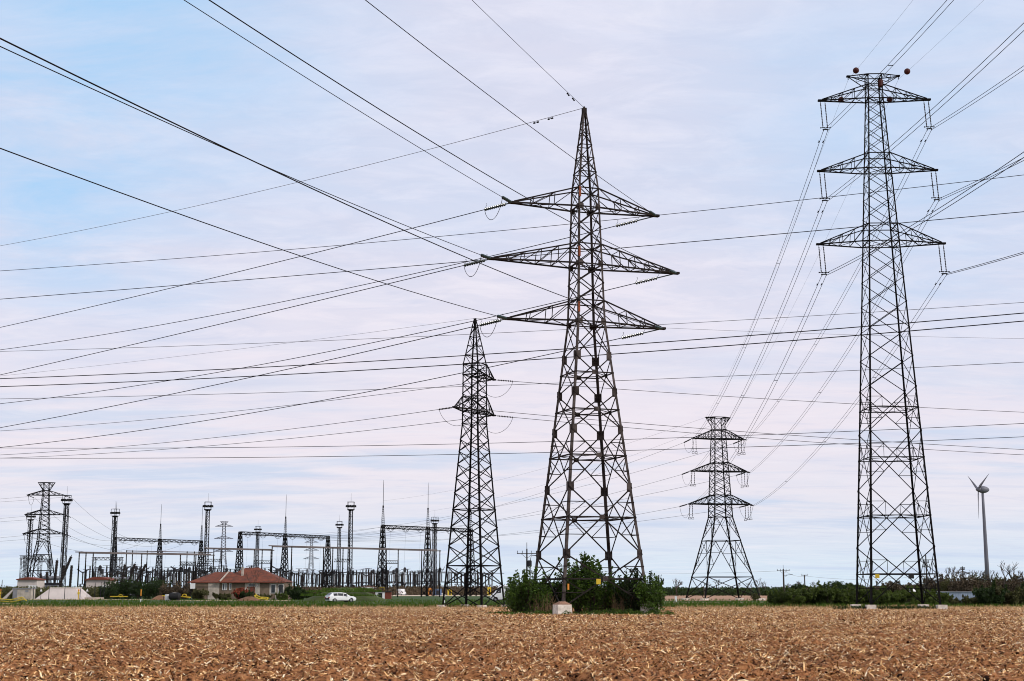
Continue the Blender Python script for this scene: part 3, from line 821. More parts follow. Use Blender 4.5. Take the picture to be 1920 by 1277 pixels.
for k, (s, z, wl, wr, nm) in LW.items():
    A = to_world(leftp, (s * 3.98, 0, z)); ends = []
    for az, pp, side in ((143, wl, 'left'), (8, wr, 'right')):
        bc = wire_curve(A, az, pp[1], pp[0], 2e-4, 8e-4)
        q = wire_pts(A, az, bc, 130, 40); d = (q[1] - A).normalized()
        e0, e1 = A + d * .4, A + d * 2.1; ends.append(e1)
        b = MB(); b.beam(A, e0, .05); disc_string(b, e0, e1, .10, .17, 5)
        b2 = MB(); b2.v = [tuple(to_local(leftp, v)) for v in b.v]; b2.f = b.f; b2.build("insulator_string", 'ins_dark', leftp)
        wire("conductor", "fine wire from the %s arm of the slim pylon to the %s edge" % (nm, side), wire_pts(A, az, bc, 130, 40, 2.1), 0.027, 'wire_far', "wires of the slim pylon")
    b = MB(); b.tube([to_local(leftp, p) for p in arc(ends[0], ends[1], 1.7, 14)], .02, 4); b.build("jumper_loop", 'wire', leftp)
A = to_world(leftp, (0, 0, zt))
for az, pp, side in ((143, [(620, 633), (0, 705)], 'left'), (8, [(1540, 626), (1920, 635)], 'right')):
    bc = wire_curve(A, az, pp[1], pp[0], 2e-4, 8e-4)
    wire("earth_wire", "faint earth wire from the peak of the slim pylon to the %s edge" % side, wire_pts(A, az, bc, 130, 40), 0.014, 'wire_far', "wires of the slim pylon")

# ---- the tall pylon on the right (suspension, flat top)
RP = Vector((35.45, 133.0, 0)); RP_RZ = R(-1.5)
RZs = [hz(y, 133, 1660) for y in (1025.6, 917, 811, 729)]
RTOP, RT, RM, RB = hz(143, 133, 1640), hz(188, 133, 1640), hz(320, 133, 1646), hz(457.5, 133, 1652)
RB0 = 0.55
def rp_h(z): return 3.16 + (0.75 - 3.16) * (z - RB0) / (RT - RB0) if z < RT else 0.75 - .05 * (z - RT) / (RTOP - RT)
rl = [(RB0, 3.16)] + [(z, rp_h(z)) for z in RZs]
rpat = ['D23'] * 4
z = RZs[-1]
zl_ = [z]
while True:
    step = 2 * rp_h(z) * 0.64
    if z + step > RT - .5: break
    z += step; zl_.append(z)
scale_ = (RT - zl_[0]) / (zl_[-1] - zl_[0])
for q in zl_[1:]:
    zz = zl_[0] + (q - zl_[0]) * scale_; rl.append((zz, rp_h(zz))); rpat.append('X')
rpat[4] = 'X'
for q in (RT + (RTOP - RT) * .5, RTOP): rl.append((q, rp_h(q))); rpat.append('XH')
RU = 1.42
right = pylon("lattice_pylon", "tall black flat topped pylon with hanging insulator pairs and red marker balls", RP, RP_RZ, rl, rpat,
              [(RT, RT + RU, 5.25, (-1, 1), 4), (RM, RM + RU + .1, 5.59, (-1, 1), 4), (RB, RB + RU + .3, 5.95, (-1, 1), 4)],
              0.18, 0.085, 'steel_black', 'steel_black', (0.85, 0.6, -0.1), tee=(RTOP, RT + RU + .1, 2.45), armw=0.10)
hh = rp_h(3.0)
b = MB(); b.plate((-hh + .6, -hh - .1, 3.05), nrm, .38, .34); b.build("warning_sign", 'yellow', right)
b = MB(); b.plate((hh - 2.45, -hh - .1, 3.05), nrm, .5, .45); b.build("number_plate", 'black', right)
b = MB(); b.lathe((.55, -.55, RT + 1.15), (.55, -.55, RT + 1.9), [(0, .14), (.1, .26), (.9, .26), (1, .14)], 10); b.build("obstruction_lamp", 'ball', right)

# ---- the wide based pylon beyond it
FP = Vector((41.5, 285.0, 0)); FP_RZ = R(12)
fz = lambda y: hz(y, 285, 1350)
def flat_levels(z_base, z_k1, z_k2, z_neck, z_arm, z_top, hb, hn, ht):
    def h_low(z): return hb + (hn - hb) * (z - z_base) / (z_neck - z_base)
    lv = [(z_base, hb), (z_k1, h_low(z_k1)), (z_k2, h_low(z_k2)), (z_neck, hn)]; pt = ['XH2', 'V', 'VH']
    n = 11
    for i in range(1, n + 1):
        t = i / n; lv.append((z_neck + (z_arm - z_neck) * t, hn + (ht - hn) * t)); pt.append('X')
    lv.append((z_top, ht * .97)); pt.append('XH')
    return lv, pt
flv, fpt = flat_levels(.2, fz(1082), fz(1014), fz(970), fz(806), fz(783), 5.75, 1.95, 1.15)
F_T, F_M, F_B, F_TOP = fz(823), fz(884), fz(945.5), fz(783)
farp = pylon("lattice_pylon", "wide based pylon with splayed legs standing on the green verge before the brown field", FP, FP_RZ, flv, fpt,
             [(F_T, fz(806), 5.45, (-1, 1), 4), (F_M, fz(868), 5.95, (-1, 1), 4), (F_B, fz(929), 6.5, (-1, 1), 4)],
             0.26, 0.14, 'steel_black', 'steel_black', (1.4, 0.5, -0.15), tee=(F_TOP, fz(797), 2.55), armw=0.18)
def vstring(root, p, L, m='ins_dark'):
    b = MB(); disc_string(b, p, Vector(p) - Vector((0, 0, L - .5)), .09, .3, 5)
    q = Vector(p) - Vector((0, 0, L - .5))
    b.beam(q, q - Vector((0, 0, .25)), .05)
    b.tube([q + Vector((-.25, 0, -.55)), q + Vector((-.2, 0, -.2)), q + Vector((.2, 0, -.2)), q + Vector((.25, 0, -.55)), q + Vector((-.25, 0, -.55))], .05, 4)
    b.build("hanging_insulator", m, root)
for zz, half in ((F_T, 5.45), (F_M, 5.95), (F_B, 6.5)):
    for dx in (-half + .05, -half + .7, half - 1.2, half - .6, half - .05):
        vstring(farp, (dx, 0, zz - .05), 2.9 if dx < 0 or dx > half - .8 else 3.1)

# twin conductors right pylon <-> far pylon and right pylon -> over the camera
def twin(name, label, pts, gap, r, m, group, spacers=(), n=4):
    """two parallel wires with spacers: one thing"""
    root = thing(name, label, "power line", pts[0], 0, group)
    d = (pts[-1] - pts[0]); d.z = 0; d.normalize(); sd_ = Vector((-d.y, d.x, 0)) * gap / 2
    for s in (-1, 1):
        b = MB(); b.tube([p + sd_ * s - pts[0] for p in pts], r, n); b.build("conductor", m, root)
    for f in spacers:
        i = f * (len(pts) - 1); k = int(i); p = pts[k].lerp(pts[min(k + 1, len(pts) - 1)], i - k) - pts[0]
        b = MB(); b.tube([p + sd_ * 1.05, p + sd_ * .5 - Vector((0, 0, .05)), p - sd_ * .5 - Vector((0, 0, .05)), p - sd_ * 1.05], r * 1.2, 4); b.build("spacer", 'steel_black', root)
    return root
def span(A, B, sag, n=40):
    return [Vector(A).lerp(Vector(B), i / n) - Vector((0, 0, 4 * sag * (i / n) * (1 - i / n))) for i in range(n + 1)]
INS = 2.8
RW = {'Lt': (-1, RT, 5.25, F_T, 5.45, (1782, 0), 'top left'), 'Rt': (1, RT, 5.25, F_T, 5.45, (1920, 127), 'top right'),
      'Lm': (-1, RM, 5.59, F_M, 5.95, (1920, 50), 'middle left'), 'Rm': (1, RM, 5.59, F_M, 5.95, (1920, 298), 'middle right'),
      'Lb': (-1, RB, 5.95, F_B, 6.5, (1920, 290), 'bottom left'), 'Rb': (1, RB, 5.95, F_B, 6.5, (1920, 474), 'bottom right')}
for k, (s, z, half, fzv, fhalf, ex, nm) in RW.items():
    yk = to_world(right, (s * (half - .22) + .18, 0, z - INS - .25))
    b = MB()
    for o_ in (-.22, .22):
        top = Vector((s * (half - .22) + o_, 0, z - .05)); bot = Vector((s * (half - .22) + o_ + .16, 0, z - INS))
        b2 = MB(); b2.beam(top, top.lerp(bot, .08), .04)
        disc_string(b2, top.lerp(bot, .08), bot, .065, .15, 6)
        b2.build("insulator_string", 'ins_dark', right)
    yl = to_local(right, yk)
    b.box((yl.x, 0, yl.z + .10), (.56, .05, .10)); b.beam((yl.x - .48, 0, yl.z + .28), (yl.x + .48, 0, yl.z + .28), .05)
    for o_ in (-.45, -.12, .14, .45): b.box((yl.x + o_, 0, yl.z + .28), (.10, .10, .10))
    for o_ in (-.2, .2): b.beam((yl.x + o_, 0, yl.z + .1), (yl.x + o_, 0, yl.z - .08), .06)
    b.build("yoke", 'steel_black', right)
    ft = to_world(farp, (s * fhalf, 0, fzv))
    d = (ft - yk); d.z = 0; d.normalize()
    f1 = ft - d * 3.2 - Vector((0, 0, .45))
    b = MB(); b.beam(ft, ft.lerp(f1, .12), .06)
    for o_ in (-.15, .15):
        off = Vector((-d.y, d.x, 0)) * o_; disc_string(b, ft.lerp(f1, .12) + off, f1 + off, .10, .2, 5)
    b3 = MB(); b3.v = [tuple(to_local(farp, v)) for v in b.v]; b3.f = b.f; b3.build("tension_insulator", 'ins_dark', farp)
    tw = twin("twin_conductor", "twin wires from the flat topped pylon's %s yoke down to the wide based pylon" % nm, span(yk, f1, 3.6 if s < 0 else 3.0), .42, .024, 'wire',
              "wires of the flat topped pylon", (.22, .45, .70))
    for sgn in (-1, 1):
        db = MB(); c = Vector((sgn * .21, 2.2, -.30)); db.beam(c, c - Vector((0, 0, .12)), .04); db.tube([c + Vector((0, -.25, -.13)), c + Vector((0, .25, -.13))], .05, 4)
        db.build("vibration_damper", 'steel_black', tw)
    cv = 9e-4 if k != 'Rb' else 5e-4
    bc = wire_curve(yk, -91.5, ex, None, curv=cv)
    twin("twin_conductor", "twin wires from the flat topped pylon's %s yoke passing overhead" % nm, wire_pts(yk, -91.5, bc, 250, 70), .45, .026, 'wire',
         "wires of the flat topped pylon", (.105,) if k == 'Lt' else (.2,) if k == 'Rt' else ())
for s, ex, nm in ((-1, (1712, 0), 'left'), (1, (1845, 0), 'right')):
    A = to_world(right, (s * 2.45, 0, RTOP))
    A2 = A - Vector((0, 0, .35)); b = MB(); b.beam(to_local(right, A), to_local(right, A2), .07); b.build("earth_wire_clamp", 'steel_black', right)
    bc = wire_curve(A2, -91.5, ex, None, curv=6e-4); pts = wire_pts(A2, -91.5, bc, 250, 70)
    o = wire("earth_wire", "faint earth wire with red ball from the flat topped pylon's %s horn passing overhead" % nm, pts, .010, 'wire_far', "wires of the flat topped pylon")
    tgt = 1605 if s < 0 else 1701
    best = min(pts_ for pts_ in [(abs(on_plan(tgt, 134, A2, azv(-91.5))[0] - 0), 0)]) if False else None
    sA, _ = on_plan(tgt, 134, A2, azv(-91.5))
    sA = min(max(sA, 2.0), 9.0)
    bp = wire_pts(A2, -91.5, bc, sA, 1)[-1] - pts[0]
    b = MB(); b.ball(bp, .30); b.build("marker_ball", 'ball', o, smooth=True)
    B = to_world(farp, (s * 2.55, 0, F_TOP)); pts = span(A2, B, 2.2)
    o = wire("earth_wire", "faint earth wire with red ball on the flat topped pylon's %s horn, far span" % nm, pts, .010, 'wire_far', "wires of the flat topped pylon")
    q = (pts[0].lerp(pts[-1], .026)) - pts[0] - Vector((0, 0, .25)); b = MB(); b.ball(q, .30); b.build("marker_ball", 'ball', o, smooth=True)

# ---- lines that only cross the picture: two other circuits
def crossing(label, left, right_, Yl, Yr, mid, r, m, group):
    A = unY(*left, Yl); B = unY(*right_, Yr)
    d = B - A; h = Vector((d.x, d.y, 0)); Lh = h.length; az = math.degrees(math.atan2(d.y, d.x))
    s, zm = on_plan(*mid, A, h.normalized()); t = s / Lh
    lin = A.z + (B.z - A.z) * t; sag = min(max((lin - zm) / max(4 * t * (1 - t), .1), 0.2), 4.0)
    pts = []
    n = 60
    for i in range(n + 1):
        t = -0.9 + 2.8 * i / n
        pts.append(A.lerp(B, t) - Vector((0, 0, 4 * sag * t * (1 - t) if 0 <= t <= 1 else 4 * sag * t * (1 - t))))
    return wire("conductor", label, pts, r, m, group)
GA, GB = "nearer wires crossing the whole picture", "farther wires crossing the whole picture"
crossing("topmost long wire crossing the sky behind the brown pylon's top arms", (0, 508), (1920, 328), 158, 121, (1070, 420), .028, 'wire', GA)
crossing("long wire crossing behind the middle arms of the brown pylon", (0, 561), (1920, 397), 152, 117, (1000, 478), .034, 'wire', GA)
crossing("upper of the two close black wires crossing below the brown pylon's arms", (0, 710), (1920, 587), 154, 118, (960, 661), .042, 'wire', GA)
crossing("lower of the two close black wires crossing below the brown pylon's arms", (0, 725), (1920, 602), 150, 115, (960, 677), .042, 'wire', GA)
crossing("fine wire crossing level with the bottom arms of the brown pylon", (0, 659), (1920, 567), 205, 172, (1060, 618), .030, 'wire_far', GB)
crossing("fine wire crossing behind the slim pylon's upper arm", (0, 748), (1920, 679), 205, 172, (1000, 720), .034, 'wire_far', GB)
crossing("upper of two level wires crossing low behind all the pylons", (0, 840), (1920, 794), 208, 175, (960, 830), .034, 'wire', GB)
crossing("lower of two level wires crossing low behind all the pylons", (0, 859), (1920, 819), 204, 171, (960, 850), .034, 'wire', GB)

# ================================================================== SUBSTATION
SUBL = "substation gantries"
def gantry(label, cols, beam_y, mast_tops, Ys, col_h=None):
    """cols: photo columns; three lattice towers carrying a lattice beam, lightning spikes on top"""
    P = [Vector((gx(c, Y), Y, 0)) for c, Y in zip(cols, Ys)]
    Z = [hz(by, Y) for by, Y in zip(beam_y, Ys)]
    root = thing("line_gantry", label, "gantry", P[0], 0, SUBL)
    ax = (P[-1] - P[0]).normalized(); nx = Vector((-ax.y, ax.x, 0))
    for i, (p, z) in enumerate(zip(P, Z)):
        q = p - P[0]; b = MB()
        hb, ht = 1.5, .42; n = 12
        def cs(zz):
            h = hb + (ht - hb) * zz / z
            return [q + ax * sx * h + nx * sy * h + Vector((0, 0, zz)) for sx, sy in ((-1, -1), (1, -1), (1, 1), (-1, 1))]
        for a0, a1 in zip(cs(0), cs(z)): b.beam(a0, a1, .28)
        for k in range(n):
            z0, z1 = z * (1 - (1 - k / n) ** 1.15), z * (1 - (1 - (k + 1) / n) ** 1.15); A, B = cs(z0), cs(z1)
            for f in range(4):
                b.beam(A[f], B[(f + 1) % 4], .14); b.beam(A[(f + 1) % 4], B[f], .14); b.beam(B[f], B[(f + 1) % 4], .12)
        b.build("column", 'steel_black', root)
        if mast_tops[i]:
            zt_ = hz(mast_tops[i], Ys[i]); zm = z + (zt_ - z) * .42
            b = MB()
            for sx, sy in ((-1, -1), (1, -1), (1, 1), (-1, 1)):
                b.beam(q + ax * sx * .42 + nx * sy * .42 + Vector((0, 0, z)), q + ax * sx * .12 + nx * sy * .12 + Vector((0, 0, zm)), .10)
            k = 9
            for j in range(k):
                w = .42 - .30 * j / k; zz = z + (zm - z) * j / k
                for sy in (-1, 1): b.beam(q + ax * w + nx * w * sy + Vector((0, 0, zz)), q - ax * w + nx * w * sy + Vector((0, 0, zz + .5)), .09)
            b.ball(q + Vector((0, 0, zm)), .32, 6, 4); b.tube([q + Vector((0, 0, zm)), q + Vector((0, 0, zm + (zt_ - zm) * .85)), q + Vector((0, 0, zt_))], .10, 5, .035)
            b.build("lightning_mast", 'steel_black', root)
    b = MB()
    a, e = P[0] - P[0] + Vector((0, 0, Z[0])), P[-1] - P[0] + Vector((0, 0, Z[-1]))
    w = .45
    for sy in (-1, 1):
        b.beam(a + nx * w * sy, e + nx * w * sy, .26); b.beam(a + nx * w * sy - Vector((0, 0, .95)), e + nx * w * sy - Vector((0, 0, .95)), .26)
    n = 34
    for k in range(n):
        p0, p1 = a.lerp(e, k / n), a.lerp(e, (k + 1) / n)
        for sy in (-1, 1):
            if k % 2: b.beam(p0 + nx * w * sy, p1 + nx * w * sy - Vector((0, 0, .95)), .15)
            else: b.beam(p0 + nx * w * sy - Vector((0, 0, .95)), p1 + nx * w * sy, .15)
        b.beam(p0 - nx * w, p1 + nx * w, .08)
    b.build("lattice_beam", 'steel_black', root)
    for k in range(6):
        t = (k + .5) / 6; p = a.lerp(e, t) - Vector((0, 0, .95)); b = MB()
        b.tube(arc(p - ax * 1.5, p + ax * 1.5, 1.0, 8), .07, 4)
        disc_string(b, p - ax * 1.5, p - ax * .2 - Vector((0, 0, .5)), .14, .25, 5); disc_string(b, p + ax * 1.5, p + ax * .2 - Vector((0, 0, .5)), .14, .25, 5)
        b.build("insulator_set", 'ins_dark', root)
        b = MB(); q = a.lerp(e, (k + .5) / 6) - Vector((0, 0, 1.9)); b.tube([q, q + nx * .6 - Vector((0, 0, q.z * .5)), q + nx * .3 - Vector((0, 0, q.z - 8))], .022, 3); b.build("downlead", 'wire_far', root)
    return root, P, Z
G1 = gantry("lattice gantry behind the dark bushes left of the red roofed house", (211, 296, 374), (1008, 1011, 1014), (940, 945, 948), (585, 598, 611))
G2 = gantry("lattice gantry rising above the red roofed house with one lightning spike", (447, 532, 613), (997, 1001, 1005), (None, 927, None), (535, 548, 561))
G3 = gantry("lattice gantry between the tall floodlight mast and the slim pylon, with three spikes", (716, 801, 882), (985, 989, 992), (900, 905, 911), (482, 495, 508))

def flood_mast_proto():
    root = thing("floodlight_mast", "", "floodlight mast", (0, 0, 0), 0, "floodlight masts of the substation")
    b = MB(); H = 28.0; hb, ht = .75, .55
    def cs(z): h = hb + (ht - hb) * z / H; return [Vector((sx * h, sy * h, z)) for sx, sy in ((-1, -1), (1, -1), (1, 1), (-1, 1))]
    for a0, a1 in zip(cs(0), cs(H)): b.beam(a0, a1, .17)
    n = 24
    for k in range(n):
        A, B = cs(H * k / n), cs(H * (k + 1) / n)
        for f in range(4):
            b.beam(A[f], B[(f + 1) % 4] if (k + f) % 2 else B[f], .09); b.beam(A[(f + 1) % 4] if not (k + f) % 2 else A[f], B[f] if not (k + f) % 2 else B[(f + 1) % 4], .09); b.beam(B[f], B[(f + 1) % 4], .08)
    b.build("lattice_mast", 'steel_far', root)
    b = MB(); b.beam((-.2, 0, 0), (-.2, 0, H), .32); b.build("ladder_cage", 'steel_black', root)
    b = MB(); b.lathe((0, 0, H - .5), (0, 0, H), [(0, .7), (.5, 1.2), (1, 1.2)], 8)
    b.box((0, 0, H + 1.05), (2.3, 2.3, .12)); b.box((0, 0, H + 2.35), (2.2, 2.2, .10))
    for sx, sy in ((-1, -1), (1, -1), (1, 1), (-1, 1)): b.beam((sx * 1.0, sy * 1.0, H), (sx * 1.0, sy * 1.0, H + 2.35), .10)
    b.build("lamp_platform", 'steel_black', root)
    for k in range(8):
        an = 2 * math.pi * k / 8; c = Vector((1.35 * math.cos(an), 1.35 * math.sin(an), H + 1.0))
        b = MB(); b.box(c, (.8, .7, .65), an, .8); b.build("floodlight", 'black', root)
    b = MB(); b.tube([(0, 0, H + 2.3), (0, 0, H + 5.2)], .045, 4, .02); b.build("lightning_rod", 'steel_far', root)
    return root
fm = flood_mast_proto()
FL = [(655, 945, "tall floodlight mast standing alone behind the white car"), (384, 945, "floodlight mast just above the left end of the red roofed house"),
      (116, 933, "floodlight mast right beside the leftmost lattice pylon"), (209, 958, "floodlight mast at the left end of the leftmost gantry"),
      (50, 965, "floodlight mast partly behind the leftmost lattice pylon"), (480, 990, "small far floodlight mast behind the gantry over the house"),
      (634, 981, "short floodlight mast just left of the tall lone floodlight mast"), (814, 973, "floodlight mast behind the gantry beside the slim pylon")]
for i, (px, py, lab) in enumerate(FL):
    Y = (30.3 - 1.7) * FOC / (1108.8 - py); loc = (gx(px, Y), Y, 0)
    if i == 0: fm.location = loc; fm['label'] = lab
    else: copy_tree(fm, loc, 0.3 * i, lab)

# leftmost lattice pylon and two very distant ones: same kind as the wide based pylon
def flat_pylon(label, px, Y, ys, half_arms, k, rz, legw, steel, insul=True):
    z = lambda y: hz(y, Y, px)
    top, arm_u, t, m_, b_, neck, k2, k1 = [z(y) for y in ys]
    lv, pt = flat_levels(.1, k1, k2, neck, arm_u, top, 4.4 * k, 1.75 * k, .95 * k)
    up = (arm_u - t)
    r_ = pylon("lattice_pylon", label, (gx(px, Y), Y, 0), rz, lv, pt,
               [(t, t + up, half_arms[0], (-1, 1), 3), (m_, m_ + up, half_arms[1], (-1, 1), 3), (b_, b_ + up, half_arms[2], (-1, 1), 3)],
               legw, legw * .55, steel, steel, None, tee=(top, t + up + .2, 2.5 * k), armw=legw * .75)
    return r_
lfp = flat_pylon("leftmost lattice pylon above the transformers at the left edge", 76, 442, (905, 920, 928.5, 965, 1001, 1016, 1040, 1070), (5.6, 5.9, 6.2), 1.0, R(8), .30, 'steel_black')
d1 = flat_pylon("pale distant lattice pylon seen between the two left gantries", 416, 930, (978, 983, 987, 1010, 1034, 1044, 1060, 1080), (5.6, 6.0, 6.2), 1.0, R(3), .34, 'steel_pale')
d2 = flat_pylon("very faint distant lattice pylon under the beam of the gantry over the house", 582, 1250, (1009, 1013, 1017, 1032, 1048, 1056, 1068, 1085), (6, 6.5, 7), 1.0, R(-5), .34, 'steel_pale')
for zz, half in ((hz(928.5, 442), 5.6), (hz(965, 442), 5.9), (hz(1001, 442), 6.2)):
    for s in (-1, 1):
        a = Vector((s * half, 0, zz)); b = MB()
        e0, e1 = a + Vector((.9, -2.6, -.7)), a + Vector((1.6, 2.6, -.7))
        disc_string(b, a, e0, .14, .25, 5); disc_string(b, a, e1, .14, .25, 5); b.build("insulator_string", 'ins_dark', lfp)
        if s < 0: b = MB(); b.tube(arc(e0, e1, 2.4, 10), .05, 4); b.build("jumper_loop", 'wire', lfp)

# wires into the substation
SG = "wires entering the substation"
def gp(G, t): return G[1][0].lerp(G[1][-1], t) + Vector((0, 0, G[2][0] + (G[2][-1] - G[2][0]) * t - .5))
i = 0
for s in (-1, 1):
    for zz, half, nm in ((F_T, 5.45, 'top'), (F_M, 5.95, 'middle'), (F_B, 6.5, 'bottom')):
        A = to_world(farp, (s * half, 0, zz)); B = gp(G2 if s < 0 else G3, (.88, .72, .55)[i % 3] if s < 0 else (.95, .80, .62)[i % 3])
        if s > 0: B = gp(G2, (.42, .26, .10)[i % 3])
        d = (B - A).normalized(); e = A + d * 3.6 - Vector((0, 0, .4))
        b = MB(); b.beam(A, A.lerp(e, .25), .07)
        for o_ in (-.15, .15): disc_string(b, A.lerp(e, .25) + Vector((0, o_, 0)), e + Vector((0, o_, 0)), .13, .24, 5)
        b3 = MB(); b3.v = [tuple(to_local(farp, v)) for v in b.v]; b3.f = b.f; b3.build("tension_insulator", 'ins_dark', farp)
        sd2 = A + (to_world(right, (0, 0, 0)) - FP).normalized() * 3.2 - Vector((0, 0, .6))
        b = MB(); b.tube([to_local(farp, p) for p in arc(e, sd2, 2.3, 10)], .03, 4); b.build("jumper_loop", 'wire_far', farp)
        wire("conductor", "wire from the wide based pylon's %s %s arm to the gantry over the house" % (nm, 'left' if s < 0 else 'right'), span(e, B, 4.5), .028, 'wire_far', SG)
        i += 1
for s, k in ((-1, 0), (1, 1)):
    A = to_world(farp, (s * 2.55, 0, F_TOP)); B = G3[1][k] + Vector((0, 0, hz((941, 957)[k], 488)))
    wire("earth_wire", "faint earth wire from the wide based pylon's %s horn to a lightning spike" % ('left', 'right')[k], span(A, B, 2.5), .016, 'wire_far', SG)
i = 0
for s in (-1, 1):
    for zz, half, nm in ((hz(928.5, 442), 5.6, 'top'), (hz(965, 442), 5.9, 'middle'), (hz(1001, 442), 6.2, 'bottom')):
        A = to_world(lfp, (s * half, 0, zz)) + Vector((1.6, 2.6, -.7)); B = gp(G1, .08 + .155 * i)
        wire("conductor", "wire from the %s %s arm of the leftmost pylon to the left gantry" % (nm, 'left' if s < 0 else 'right'), span(A, B, 5.0), .040, 'wire_far', SG)
        A2 = to_world(lfp, (s * half, 0, zz)) + Vector((.9, -2.6, -.7))
        wire("conductor", "wire from the %s %s arm of the leftmost pylon out of the left edge" % (nm, 'left' if s < 0 else 'right'), span(A2, A2 + Vector((-190, -60, 2)), 6.0), .030, 'wire_far', SG)
        i += 1
for kk in range(6):
    A = gp(G2, .08 + .16 * kk); B = gp(G3, .03 + .17 * kk)
    wire("conductor", ("nearest", "second", "third", "fourth", "fifth", "last")[kk] + " of the six wires strung between the two right gantries", span(A, B + Vector((0, 0, .3)), 2.0), .030, 'wire_far', SG)

# busbars: tubes on posts
def busbar(label, x0, y0, x1, y1, Y0, Y1, posts, low=None, extra=1, m='tube', r=.16):
    A = Vector((gx(x0, Y0), Y0, hz(y0, Y0))); B = Vector((gx(x1, Y1), Y1, hz(y1, Y1)))
    org = Vector((A.x, A.y, 0)); root = thing("busbar", label, "busbar", org, 0, "tubular busbars of the substation")
    d = (B - A).normalized(); nx = Vector((-d.y, d.x, 0))
    for k in range(extra):
        o_ = nx * 2.6 * k + Vector((0, 0, .35 * k))
        b = MB(); b.tube([A - org + o_, B - org + o_], r, 6); b.build("tube", m, root)
    for px in posts:
        t = (px - x0) / (x1 - x0); p = A.lerp(B, t) - org
        b = MB(); zt_ = p.z; zi = zt_ - 3.4
        b.beam((p.x, p.y, 0), (p.x, p.y, zi), .30)
        b.build("post", 'steel_black', root)
        b = MB(); post_ins(b, (p.x, p.y, zi), (p.x, p.y, zt_), .19, .40, 6); b.ball((p.x, p.y, zt_ + .1), .2, 6, 4); b.build("post_insulator", 'ins_dark', root)
    if low:
        for xa, xb, yy in low:
            ta, tb = (xa - x0) / (x1 - x0), (xb - x0) / (x1 - x0)
            pa, pb = A.lerp(B, ta) - org, A.lerp(B, tb) - org; zz = hz(yy, (Y0 + Y1) / 2)
            b = MB(); pa.z = pb.z = zz; n = 10
            b.beam(pa, pb, .16); b.beam(pa + Vector((0, 0, .8)), pb + Vector((0, 0, .8)), .16)
            for k in range(n): b.beam(pa.lerp(pb, k / n), pa.lerp(pb, (k + 1) / n) + Vector((0, 0, .8)), .09)
            b.build("cross_beam", 'steel_black', root)
    return root
busbar("long pale tube busbar starting at the three dark posts left of the bushes", 144, 1037, 400, 1041, 400, 425, (145, 157, 170, 259, 333, 363, 398), [(333, 362, 1058)], 2)
busbar("upper tube busbar above the dark bushes on the left", 234, 1033, 396, 1036, 470, 485, (234, 245, 272, 300, 347, 361), [(333, 396, 1060)], 1)
busbar("tube busbar behind the red roofed house", 384, 1029, 512, 1032, 430, 440, (398, 413, 474, 489, 506), [(384, 412, 1054), (473, 506, 1056)], 2)
busbar("long tube busbar running from above the house past the tall floodlight mast", 507, 1025, 826, 1033, 400, 425, (508, 543, 601, 618, 637, 719, 742, 788, 824), [(621, 652, 1054), (707, 742, 1056)], 2)

busbar("low busbar behind the grassy mound right of the house", 546, 1075, 640, 1074, 690, 690, (550, 566, 584, 603, 622, 638), None, 1, 'steel_far', .14)
busbar("low busbar behind the tall floodlight mast", 604, 1073, 742, 1074, 700, 705, (608, 629, 650, 672, 694, 716, 738), None, 1, 'steel_far', .14)
busbar("low busbar behind the slim pylon's legs", 750, 1074, 945, 1075, 710, 715, (754, 776, 798, 822, 846, 870, 894, 918, 940), None, 1, 'steel_far', .14)
busbar("low busbar above the dark bushes left of the house", 236, 1071, 392, 1072, 520, 520, (240, 258, 276, 294, 312, 330, 348, 366, 386), None, 1, 'steel_far', .14)
# row equipment
def eq_post():
    root = thing("insulator_post", "", "insulator post", (0, 0, 0), 0, "insulator posts of the substation")
    b = MB(); b.beam((0, 0, 0), (0, 0, 2.6), .20); b.box((0, 0, 2.6), (.5, .4, .10)); b.build("support", 'steel_far', root)
    b = MB(); post_ins(b, (0, 0, 2.66), (0, 0, 5.6), .17, .30, 7); b.build("insulator", 'ins_dark', root)
    b = MB(); b.box((0, 0, 5.7), (.3, .25, .16), 0, .7); b.beam((-.8, 0, 5.85), (.8, 0, 5.85), .08); b.build("terminal", 'steel_far', root)
    return root
def eq_breaker():
    root = thing("circuit_breaker", "", "circuit breaker", (0, 0, 0), 0, "circuit breakers of the substation")
    b = MB()
    for s in (-1, 1): b.beam((s * .5, 0, 0), (s * .35, 0, 2.4), .16); b.beam((s * .5, 0, .4), (-s * .35, 0, 2.2), .07)
    b.box((0, 0, 2.45), (1.5, .8, .14)); b.build("support", 'steel_far', root)
    b = MB(); b.box((0, -.1, 1.3), (.5, .4, .9)); b.build("control_cabinet", 'steel_light', root)
    b = MB(); post_ins(b, (0, 0, 2.5), (0, 0, 4.9), .16, .30, 7); b.build("insulator", 'ins_dark', root)
    for s in (-1, 1):
        b = MB(); post_ins(b, (s * .15, 0, 5.0), (s * 1.35, 0, 5.7), .13, .24, 6); b.build("interrupter", 'ins_dark', root)
    b = MB(); b.ball((0, 0, 5.0), .2, 8, 5); b.build("drive_head", 'steel_far', root)
    return root
def eq_disc():
    root = thing("disconnector", "", "disconnector", (0, 0, 0), 0, "disconnectors of the substation")
    b = MB()
    for s in (-1, 1):
        b.beam((s * 1.9, -.25, 0), (s * 1.9, -.05, 2.9), .14); b.beam((s * 1.9, .25, 0), (s * 1.9, .05, 2.9), .14)
    b.beam((-2.3, 0, 2.95), (2.3, 0, 2.95), .13); b.build("frame", 'steel_far', root)
    for x in (-1.9, 0, 1.9):
        b = MB(); post_ins(b, (x, 0, 3.05), (x, 0, 5.1), .14, .26, 6); b.build("insulator", 'ins_dark', root)
    b = MB(); b.beam((-2.6, 0, 5.2), (2.6, 0, 5.2), .09); b.beam((0, 0, 5.2), (.7, 0, 6.4), .08); b.build("switch_blade", 'steel_far', root)
    return root
